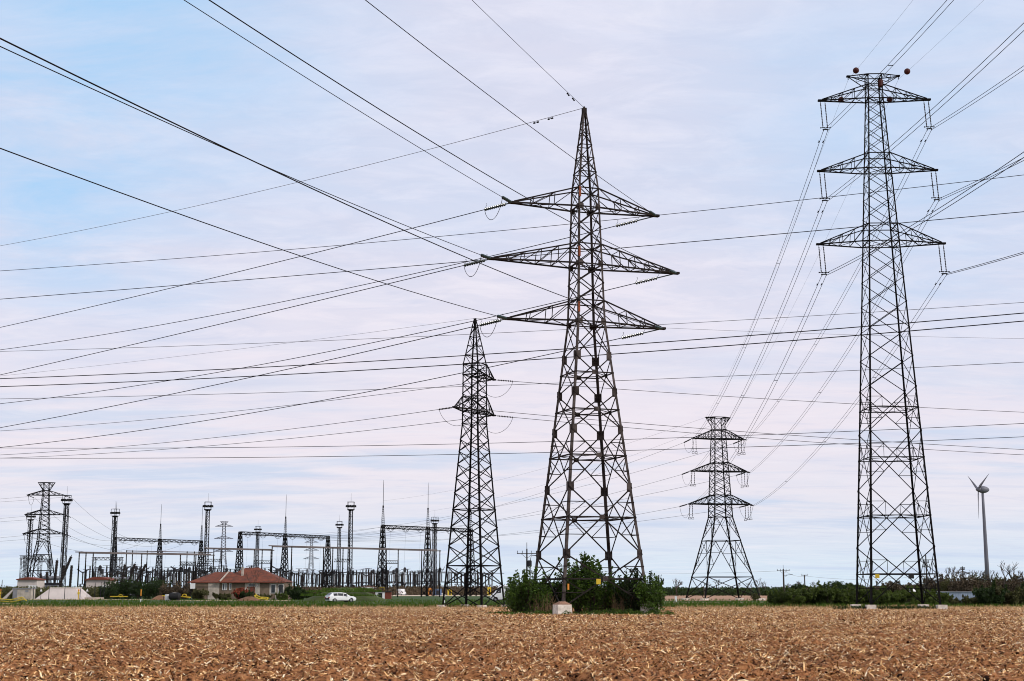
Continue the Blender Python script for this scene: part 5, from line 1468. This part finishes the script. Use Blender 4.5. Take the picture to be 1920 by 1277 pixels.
def util_pole(label, px, y, Y, arms, extra=None, r=.16):
    root = thing("utility_pole", label, "utility pole", (gx(px, Y), Y, 0), 0, "utility poles"); z = hz(y, Y)
    b = MB(); b.tube([(0, 0, 0), (0, 0, z)], r * 1.2, 8, r * .8); b.build("pole", 'wood', root)
    for dz, w in arms:
        b = MB(); b.beam((-w, 0, z - dz), (w, 0, z - dz), .13); b.beam((-w * .6, 0, z - dz), (0, 0, z - dz - w * .5), .07); b.beam((w * .6, 0, z - dz), (0, 0, z - dz - w * .5), .07); b.build("crossarm", 'wood', root)
        for x in (-w * .95, -w * .45, w * .45, w * .95):
            b = MB(); disc_string(b, (x, 0, z - dz), (x, 0, z - dz + .55), .12, .18, 6); b.build("pin_insulator", 'ins_dark', root)
    return root, z
p, z = util_pole("utility pole with two crossarms and a transformer left of the thicket", 988, 1029, 276, ((.9, 1.9), (4.6, .9)))
b = MB(); b.lathe((.5, -.4, z - 3.4), (.5, -.4, z - 2.2), [(0, .4), (.1, .45), (.9, .45), (1, .3)], 10); b.build("pole_transformer", 'steel_far', p)
b = MB(); b.tube([(0, 0, z), (0, 0, z + 1.2)], .06, 5); b.build("spike", 'steel_far', p)
def lamp(label, px, y, Y, arm, m='steel_light', r=.07):
    root = thing("street_lamp", label, "street lamp", (gx(px, Y), Y, 0), 0, "street lamps"); z = hz(y, Y)
    b = MB(); b.tube([(0, 0, 0), (0, 0, z * .9), (arm * .15, 0, z), (arm, 0, z + .05)], r, 6); b.build("pole", m, root)
    b = MB(); b.box((arm, 0, z + .02), (.75, .3, .16)); b.build("lamp_head", m, root)
lamp("thin street lamp just right of the pole with the transformer", 994.5, 1042, 268, 1.2, 'steel_far')
p, z = util_pole("tall concrete pole with a lamp arm between the wide based pylon and the hedge", 1470, 1067, 440, ((.5, 1.9),), None, .26)
b = MB(); b.beam((0, 0, z - 1.9), (2.8, 0, z - 1.65), .14); b.beam((0, 0, z - 2.6), (1.1, 0, z - 1.85), .08); b.build("lamp_arm", 'steel_far', p)
b = MB(); b.tube([(0, 0, z), (0, 0, z + 1.3)], .05, 4); b.build("spike", 'steel_far', p)
pole2, z2_ = util_pole("shorter pole with a T-shaped top behind the hedge", 1509.5, 1078, 560, ((.15, 1.3),), None, .24)
p, z = util_pole("lattice legged pole partly behind the flat topped pylon's right leg", 1739, 1041, 300, ((1.6, .55), (2.4, .7)), None, .15)
b = MB()
for s in (-1, 1): b.beam((s * .75, 0, 0), (0, 0, z * .62), .14)
b.beam((-.5, 0, 2), (.5, 0, 2), .1); b.build("stay_legs", 'wood', p)
p, z = util_pole("dark pole with slanted crossarms standing among the bare trees", 1807, 1062, 330, ((.7, .5),), None, .14)
b = MB(); b.beam((0, 0, z - 1.1), (1.6, 0, z - 1.75), .14); b.beam((0, 0, z - 1.1), (-1.6, 0, z - 1.75), .14)
for x in (-1.4, -1.0, 1.0, 1.4): b.beam((x, 0, z - 1.7), (x, 0, z - 1.3), .18)
b.build("slanted_arm", 'wood', p)
util_pole("far pole beyond the right edge of the thicket", 1235, 1078, 520, ((.4, 1.2),), None, .2)
lamp("short pale street lamp left of the bluish shed's middle", 1785, 1099, 300, .4); lamp("pale street lamp above the bluish shed roof", 1814.5, 1097, 300, -.6)
wire("conductor", "faint wire between the concrete lamp pole and the T-topped pole", span(unY(1470, 1070, 440), unY(1509.5, 1080, 560), .8), .03, 'wire_far', "village wires", "power line")
wire("conductor", "faint wire from the T-topped pole to the right behind the hedge", span(unY(1509.5, 1080, 560), unY(1700, 1083, 560), 1.0), .03, 'wire_far', "village wires", "power line")
wire("conductor", "faint wire from the concrete lamp pole to the left behind the wide based pylon", span(unY(1470, 1070, 440), unY(1000, 1062, 520), 1.5), .03, 'wire_far', "village wires", "power line")
def blue_shed():
    Y = 215; a, c = gx(1752, Y), gx(1848, Y); z = hz(1110, Y); root = thing("metal_shed", "long pale blue sheet metal shed glimpsed through the right hedge", "shed", ((a + c) / 2, Y + 3, 0))
    b = MB(); b.box((0, 0, z / 2), (c - a, 6, z)); b.build("wall", 'shed_blue', root)
    b = MB(); b.box((0, 0, z + .05), (c - a + .4, 6.4, .1)); b.build("roof", 'steel_light', root)
    b = MB()
    for i in range(30): b.box((-(c - a) / 2 + (c - a) * (i + .5) / 30, -3.03, z / 2), (.08, .06, z - .1))
    b.build("ribs", 'shed_blue', root)
blue_shed()
def tent():
    Y = 240; root = thing("dome_tent", "white domed canopy above the hedge between the flat topped pylon's legs", "canopy", (gx(1707, Y), Y, 0)); z = hz(1110, Y); zt_ = hz(1103, Y)
    b = MB(); n = 14; vs = []; fs = []
    for i in range(6):
        t = i / 5
        for k in range(n): a = 2 * math.pi * k / n; r = 0.9 * math.cos(t * math.pi / 2.15); vs.append((r * math.cos(a), r * math.sin(a), z + (zt_ - z) * math.sin(t * math.pi / 2)))
    for i in range(5):
        for k in range(n): fs.append((i * n + k, i * n + (k + 1) % n, (i + 1) * n + (k + 1) % n, (i + 1) * n + k))
    fs += [tuple(range(n - 1, -1, -1)), tuple(range(5 * n, 6 * n))]; b.add(vs, fs); b.build("canopy", 'white', root)
    for k in range(4): b = MB(); a = math.pi / 4 + k * math.pi / 2; b.beam((.8 * math.cos(a), .8 * math.sin(a), 0), (.8 * math.cos(a), .8 * math.sin(a), z), .06); b.build("leg", 'steel_light', root)
tent()

# ================================================================== VEGETATION
def leaves(clumps, n, size, rg, up=0.0):
    """leaf quads spread through ellipsoids (cx,cy,cz,rx,ry,rz,weight)"""
    C = np.array(clumps, dtype=float); w = C[:, 6] / C[:, 6].sum(); k = rg.choice(len(C), n, p=w); c = C[k]
    d = rg.normal(size=(n, 3)); d /= np.linalg.norm(d, axis=1)[:, None]
    r = rg.random(n) ** 0.42 * (0.86 + 0.28 * rg.random(n))
    p = c[:, :3] + d * c[:, 3:6] * r[:, None]
    p[:, 2] = np.maximum(p[:, 2], 0.05)
    a = rg.normal(size=(n, 3)); a /= np.linalg.norm(a, axis=1)[:, None]
    q = np.cross(a, rg.normal(size=(n, 3))); q /= np.linalg.norm(q, axis=1)[:, None] + 1e-9
    s = (size * (0.55 + 0.9 * rg.random(n)))[:, None]
    return np.stack([p - a * s, p + q * s * .5, p + a * s, p - q * s * .5], 1).reshape(-1, 3)
def crown_clumps(rg, w, d, h, z0, n, squash=.75):
    out = []
    for i in range(n):
        a = rg.random() * 2 * np.pi; r = rg.random() ** .6; zz = rg.random()
        env = math.sin(math.pi * min(1, .25 + .75 * (1 - zz))) ** .6
        cr = (.16 + .20 * rg.random()) * min(w, h)
        out.append((math.cos(a) * r * w * .5 * env, math.sin(a) * r * d * .5 * env, z0 + (h - z0) * (.12 + .74 * zz), cr, cr, cr * squash, cr ** 2))
    return out
def stems(rg, b, w, h, n, r=.03):
    for i in range(n):
        a = rg.random() * 2 * math.pi; x, y = math.cos(a) * w * .12 * rg.random(), math.sin(a) * w * .12 * rg.random()
        tx, ty = math.cos(a) * w * .38 * rg.random(), math.sin(a) * w * .38 * rg.random(); hh = h * (.5 + .45 * rg.random())
        b.tube([(x, y, 0), ((x + tx) / 2 + .08 * rg.normal(), (y + ty) / 2, hh * .55), (tx, ty, hh)], r, 4, r * .3)
def shrub(label, x, y, w, h, n, size, m, seed, group, d=None, name="shrub", cat="shrub", nclump=22, z0=0.0, squash=.8, stem_n=9, shoots=0, tall=1.0):
    rg_ = np.random.default_rng(seed); root = thing(name, label, cat, (x, y, 0), 0, group)
    cl = crown_clumps(rg_, w, d or w, h * tall, z0, nclump, squash)
    b = MB(); stems(rg_, b, w, h, stem_n, .02 + .006 * h)
    wt = sum(c[6] for c in cl) / len(cl)
    for q in range(shoots):                                   # straggling shoots beyond the crown
        a = rg_.random() * 2 * math.pi; rr = w * (.15 + .42 * rg_.random()); x1, y1 = rr * math.cos(a), rr * math.sin(a) * .7; hh = h * (.75 + .5 * rg_.random()) * (1.1 - .55 * rr / w)
        b.tube([(x1 * .4, y1 * .4, .1), (x1 * .8, y1 * .8, hh * .6), (x1 * 1.15, y1 * 1.15, hh)], .016, 3, .005)
        for k in range(6): t = .5 + .5 * k / 5; cl.append((x1 * (.7 + .45 * t), y1 * (.7 + .45 * t), hh * t, w * .045, w * .045, w * .06, wt * .10))
    np_mesh("foliage", leaves(cl, n, size, rg_), 4, m, root); b.build("stems", 'bark', root)
    return root
TH = "shrubs of the thicket round the brown pylon"
for i, (px, Y, w, top, n, m, lab) in enumerate((
    (974, 102, 1.9, 1097, 3600, 'leaf', "low leafy shrub at the left end of the thicket"),
    (993, 101, 2.2, 1082, 4600, 'leaf', "leafy shrub left of the concrete footing, second from the left"),
    (1018, 104, 2.4, 1096, 5200, 'leaf_dark', "dark shrub behind the left leg of the brown pylon"),
    (1045, 103, 2.2, 1092, 5200, 'leaf_dark', "dark shrub right behind the pale concrete footing"),
    (1086, 102, 2.4, 1058, 6200, 'leaf', "tallest leafy shrub in the middle of the thicket"),
    (1112, 101, 2.0, 1062, 5200, 'leaf', "tall shrub right of the yellow sign on the brown pylon"),
    (1136, 104, 2.2, 1100, 3600, 'leaf_olive', "thin olive shrub with dry stems inside the brown pylon"),
    (1168, 103.5, 2.2, 1088, 4600, 'leaf', "leafy shrub between the back and the right leg of the brown pylon"),
    (1196, 100, 2.4, 1084, 5600, 'leaf_dark', "dark shrub at the right leg of the brown pylon"),
    (1221, 98.8, 1.6, 1094, 3600, 'leaf', "leafy shrub at the right end of the thicket by the half hidden footing"))):
    shrub(lab, gx(px, Y), Y, w * 1.22, hz(top - 1, Y), int(n * 1.0), .088, m, 100 + i, TH, 2.7, nclump=20, shoots=34, stem_n=18)
def sprigs(label, px, Y, top, n, seed, spread):
    rg_ = np.random.default_rng(seed); root = thing("sapling", label, "sapling", (gx(px, Y), Y, 0), 0, "saplings rising from the thicket"); H = hz(top, Y); b = MB(); cl = []
    for i in range(n):
        x, y = rg_.normal() * spread, rg_.normal() * spread * .5; h = H * (.78 + .22 * rg_.random()); lx = x * 1.5 + .1 * rg_.normal()
        b.tube([(x * .5, y * .5, 0), (x, y, h * .6), (lx, y, h)], .022, 4, .006)
        for k in range(9): t = .45 + .55 * k / 8; cl.append((x + (lx - x) * max(0, (t - .6) / .4), y, h * t, .15, .15, .14, 1))
    np_mesh("foliage", leaves(cl, n * 130, .095, rg_), 4, 'leaf', root); b.build("stems", 'bark', root)
sprigs("tall upright leafy sprigs rising above the thicket beside the yellow sign", 1108, 101.5, 1036, 9, 5, .32)
sprigs("pair of tall thin sprigs left of the highest sprigs of the thicket", 1083, 101.5, 1040, 5, 6, .22)
sprigs("thin arching sprigs at the right end of the thicket", 1232, 101, 1076, 4, 7, .45)
sprigs("thin sprigs before the right leg of the brown pylon", 1178, 100.5, 1072, 5, 8, .40)
sprigs("thin leafy sprigs at the left end of the thicket", 966, 102, 1078, 5, 9, .40)
def reeds():
    rg_ = np.random.default_rng(3); b = MB()
    for i in range(150):
        px = 1148 + 34 * rg_.random() if i < 90 else 1000 + 40 * rg_.random(); Y = 99.5 + 1.5 * rg_.random(); x = gx(px, Y); h = .6 + 1.1 * rg_.random()
        b.tube([(x, Y, 0), (x + .1 * rg_.normal(), Y, h * .6), (x + .25 * rg_.normal(), Y, h)], .014, 3, .006)
    tag(b.build("dry_stems", 'reed'), "dry brown reed like stems at the foot of the thicket", "dry stems", kind='stuff')
reeds()
def weed_patch(name, label, spots, seed, m='leaf_dark'):
    rg_ = np.random.default_rng(seed); cl = [(gx(px, Y), Y, .12, w, .5, h, w * h) for px, Y, w, h in spots]
    o = np_mesh(name, leaves(cl, 420 * len(cl), .075, rg_), 4, m); tag(o, label, "weeds", kind='stuff')
weed_patch("weeds", "low green weeds along the foot of the thicket and the footing", [(945, 100, 1.0, .22), (975, 99, .9, .25), (1010, 98.5, .9, .3), (1035, 98.5, .8, .3), (1062, 96.5, .5, .28), (1090, 97.5, .8, .25), (1120, 97.5, 1.0, .35), (1150, 97, 1.0, .45), (1175, 97, 1.0, .4), (1200, 97.5, .9, .3), (1225, 97.8, .8, .3), (1253, 98, .5, .3), (930, 101, .7, .15), (955, 98.5, .8, .16), (1000, 97, .7, .14), (1110, 96.3, .9, .16), (1190, 95.8, 1.0, .15), (1245, 96.5, .8, .14)], 41, 'leaf')
weed_patch("weeds", "low dark weeds under the flat topped pylon", [(1575 + 14 * k, 130 + (k % 3), 1.0, .30) for k in range(14)], 42, 'leaf_dark')
weed_patch("weeds", "low dark weeds under the slim pylon", [(826 + 13 * k, 150 + (k % 3), .9, .18) for k in range(10)], 43, 'leaf_dark')

HG = "bushes of the hedge on the right"
hedge = [(1458, 170, 3.2, 1113), (1478, 168, 3.4, 1105), (1500, 170, 3.8, 1101), (1525, 172, 3.8, 1100), (1550, 170, 3.6, 1100), (1575, 172, 3.8, 1102), (1602, 172, 3.8, 1101), (1630, 174, 3.8, 1104),
         (1655, 172, 3.6, 1106), (1682, 174, 3.8, 1104), (1708, 172, 3.6, 1119), (1732, 174, 3.6, 1106), (1752, 172, 3.4, 1114), (1778, 172, 3.0, 1122), (1805, 172, 3.0, 1121), (1830, 172, 3.0, 1119), (1852, 170, 3.4, 1098), (1875, 172, 4.2, 1100), (1902, 171, 4.6, 1102), (1930, 172, 4.6, 1100), (1962, 173, 4.6, 1104), (1994, 172, 4.2, 1101), (2028, 174, 4.6, 1103), (2064, 172, 4.6, 1100), (2100, 173, 4.6, 1104)]
hl = {0: "lowest rounded bush at the left end of the right hedge", 16: "dark upright bush just left of the brown right end of the hedge", 13: "sparse low bush before the bluish shed's left part", 14: "sparse low bush before the bluish shed's middle", 15: "sparse low bush before the bluish shed's right part",
      17: "olive brown bush right of the dark upright bush", 18: "brown bush near the right edge of the hedge", 19: "dark bush cut by the right edge of the picture"}
for i, (px, Y, w, top) in enumerate(hedge):
    mm = 'leaf_hedge' if i < 13 else ('leaf_olive' if i in (13, 14, 15, 17, 18, 21, 23) else 'leaf_dark')
    lab = hl.get(i) or ("bush in the hedge beyond the right edge of the picture" if i > 19 else "green bush in the hedge left of the flat topped pylon" if i < 7 else "green bush in the hedge behind the flat topped pylon's legs")
    shrub(lab, gx(px, Y), Y, w * 1.12, hz(top, Y), 4600 if i not in (13, 14, 15) else 2600, .14, mm, 200 + i, HG, 3.5, "bush", "bush", 22, shoots=8, tall=.86)
BG = "woods behind the right hedge"
for i in range(38):
    px = 1525 + 17 * i + (i * 37 % 11); Y = 285 + (i * 53 % 60); top = (1101, 1097, 1100, 1094)[i % 4] if px < 1640 else (1094, 1089, 1092, 1085, 1090)[i % 5]
    mm = ('leaf_olive', 'leaf_brown', 'leaf_brown')[i % 3] if px > 1640 else ('leaf_brown', 'leaf_dark')[i % 2]
    kind_ = {'leaf_olive': 'olive green', 'leaf_brown': 'brown leafless', 'leaf_hedge': 'fresh green', 'leaf_dark': 'dark green'}[mm]
    shrub("%s tree in the wood behind the right hedge" % kind_, gx(px, Y), Y, 5.2, hz(top + (-5 if px > 1740 else 6), Y), 1800, .24, mm, 300 + i, BG, 5, "tree", "tree", 20, .3, shoots=10)

def bare_tree(label, px, Y, top, seed, spread=1.0, group="bare trees on the right", twigs=True, r0=.22):
    rr = random.Random(seed); H = hz(top, Y); root = thing("bare_tree", label, "tree", (gx(px, Y), Y, 0), 0, group); tr = MB(); br = MB()
    tips = []
    def grow(p, d, L, r, lev):
        q = p + d * L; m_ = (p + q) / 2 + Vector((rr.gauss(0, 1), rr.gauss(0, 1), rr.gauss(0, .5))) * L * .06
        (tr if lev == 0 else br).tube([p, m_, q], r, 5 if lev < 2 else 3, r * .7, cap=lev < 2)
        if lev == 4: tips.append(q); return
        for k in range(rr.choice((2, 3, 3))):
            a = rr.uniform(0, 2 * math.pi); t = rr.uniform(.25, .75) * spread
            nd = (d + Vector((math.cos(a) * t, math.sin(a) * t, rr.uniform(0, .25)))).normalized()
            grow(q if k < 2 else p.lerp(q, rr.uniform(.5, .9)), nd, L * rr.uniform(.66, .86), r * .66, lev + 1)
    grow(Vector((0, 0, 0)), Vector((0, 0, 1)), H * .36, r0, 0)
    tr.build("trunk", 'bark', root); o = br.build("crown", 'bark', root)
    return root
bare_tree("bare tree with fine twigs left of the dark pole with slanted arms", 1783, 322, 1066, 1)
bare_tree("bare tree with spreading twigs right of the wind turbine", 1884, 300, 1056, 2, 1.25)
bare_tree("small bare tree just left of the wind turbine tower", 1835, 315, 1072, 3)
bare_tree("slim bare tree behind the dark pole with slanted arms", 1800, 335, 1076, 4)
bare_tree("bare tree near the right edge behind the hedge", 1903, 318, 1068, 5)
bare_tree("thin bare tree between the turbine and the spreading tree", 1862, 325, 1076, 6)
DT = "trees on the horizon"
for i, (px, top, m_) in enumerate(((1268, 1085, 0), (1345, 1088, 0), (1424, 1088, 0), (1435, 1092, 0), (1408, 1092, 0), (1496, 1090, 0), (1320, 1092, 0), (1530, 1093, 0), (1478, 1094, 0), (1548, 1094, 0), (1590, 1090, 0), (1380, 1093, 0))):
    bare_tree(("bare round crowned tree on the horizon between the thicket and the hedge", "bare tree on the horizon above the right hedge")[px > 1450], px, 560 + (i * 31 % 60), top, 20 + i, 1.3, DT, r0=.28)
for i, (px, top) in enumerate(((1500, 1096), (1568, 1091), (1600, 1094), (1575, 1096), (1650, 1097))):
    shrub("dark evergreen tree on the horizon above the right hedge", gx(px, 430), 430, 5, hz(top, 430), 1500, .30, 'leaf_dark', 400 + i, DT, 5, "evergreen_tree", "tree", 14, .8)
def wood_mass(name, label, x0, x1, Y0, Y1, ytop, n, size, m, seed, jag=3):
    rg_ = np.random.default_rng(seed); cl = []
    k = int((x1 - x0) / 2.2)
    for i in range(k):
        px = x0 + (x1 - x0) * (i + rg_.random()) / k; Y = Y0 + (Y1 - Y0) * rg_.random(); h = hz(ytop + jag * (rg_.random() - .3), Y); w = (3 + 5 * rg_.random()) * Y / 600
        cl.append((gx(px, Y), Y, h * .45, w, w, h * .55, w * h))
    o = np_mesh(name, leaves(cl, n, size, rg_), 4, m); tag(o, label, "woods", kind='stuff')
wood_mass("distant_woods", "dark low treeline along the horizon beyond the brown field", 1100, 1480, 560, 640, 1101, 16000, .5, 'leaf_dark', 50, 2)
wood_mass("distant_woods", "hazy olive treeline on the far right horizon", 1450, 2250, 650, 750, 1100, 14000, .6, 'leaf_olive', 51, 3)
wood_mass("brush_strip", "brown leafless brush in a strip below the substation", 430, 960, 640, 700, 1098, 30000, .42, 'leaf_brown', 52, 3)
wood_mass("distant_woods", "grey brown treeline far behind the substation", -60, 960, 900, 1000, 1101, 18000, .8, 'leaf_brown', 53, 3)
wood_mass("brush_strip", "olive brown brush behind the pale ramp wall at the left", -40, 205, 338, 352, 1099, 14000, .26, 'leaf_olive', 54, 4)
wood_mass("brush_strip", "brown leafless brush in front of the substation right of the house", 540, 720, 372, 390, 1101, 9000, .26, 'leaf_brown', 55, 3)
LB = "bushes and trees left of and before the house"
for i, (px, Y, w, top, m, lab) in enumerate((
    (203, 316, 3.6, 1101, 'leaf_dark', "low dark bush at the left end of the dark bushes"), (216, 322, 4.6, 1090, 'leaf_dark', "dark conifer like bush left of the striped post"),
    (237, 324, 5.0, 1084, 'leaf_dark', "tallest dark conifer like bush behind the yellow barrier"), (258, 320, 4.6, 1094, 'leaf_dark', "dark bush behind the orange topped post"),
    (280, 322, 5.2, 1090, 'leaf_dark', "dark bush right of the orange topped post"), (298, 326, 5.0, 1086, 'leaf_dark', "large dark bush above the spoil heap"),
    (320, 318, 5.0, 1095, 'leaf_brown', "brown leafless bush above the black tank"), (345, 312, 4.8, 1097, 'leaf_brown', "brown leafless bush beside the white board"),
    (372, 290, 3.6, 1106, 'leaf_olive', "olive bush at the left corner of the house"), (420, 286, 4.0, 1113, 'leaf_olive', "low olive bush before the house windows"),
    (452, 290, 2.6, 1102, 'leaf_red', "rust red bush before the house door"), (463, 288, 3.6, 1110, 'leaf_dark', "low dark bush under the rust red bush"),
    (487, 286, 4.0, 1115, 'leaf_olive', "low green bush before the white house wall"), (549, 300, 3.6, 1098, 'leaf_dark', "dark rounded bush at the right corner of the house"), (562, 292, 4.4, 1106, 'leaf_dark', "dark low bush right of the house"),
    (585, 296, 4.2, 1108, 'leaf_hedge', "green bush between the house and the grassy mound"), (530, 286, 3.0, 1113, 'leaf_hedge', "low green bush before the right house windows"))):
    shrub(lab, gx(px, Y), Y, w, hz(top, Y), 2400, .17, m, 500 + i, LB, 4.2, "bush", "bush", 20, shoots=8)
bare_tree("thin bare tree before the middle of the red roof", 476, 284, 1070, 41, .8, "bare saplings before the house", r0=.06)
bare_tree("thin bare tree before the right end of the red roof", 527, 288, 1078, 42, .9, "bare saplings before the house", r0=.06)
bare_tree("thin bare tree left of the red roof", 352, 300, 1080, 43, .9, "bare saplings before the house", r0=.06)
shrub("small dark bush at the right foot of the wide based pylon", gx(1415, 262), 262, 1.5, hz(1112, 262), 900, .12, 'leaf_olive', 600, None, 1.5, "bush", "bush", 10)
b = MB(); b.box((0, 0, .45), (.35, .2, .9)); o = b.build("boundary_stone", 'white'); o.location = (gx(1267, 238), 238, 0); tag(o, "white boundary stone on the green verge left of the wide based pylon", "marker stone")
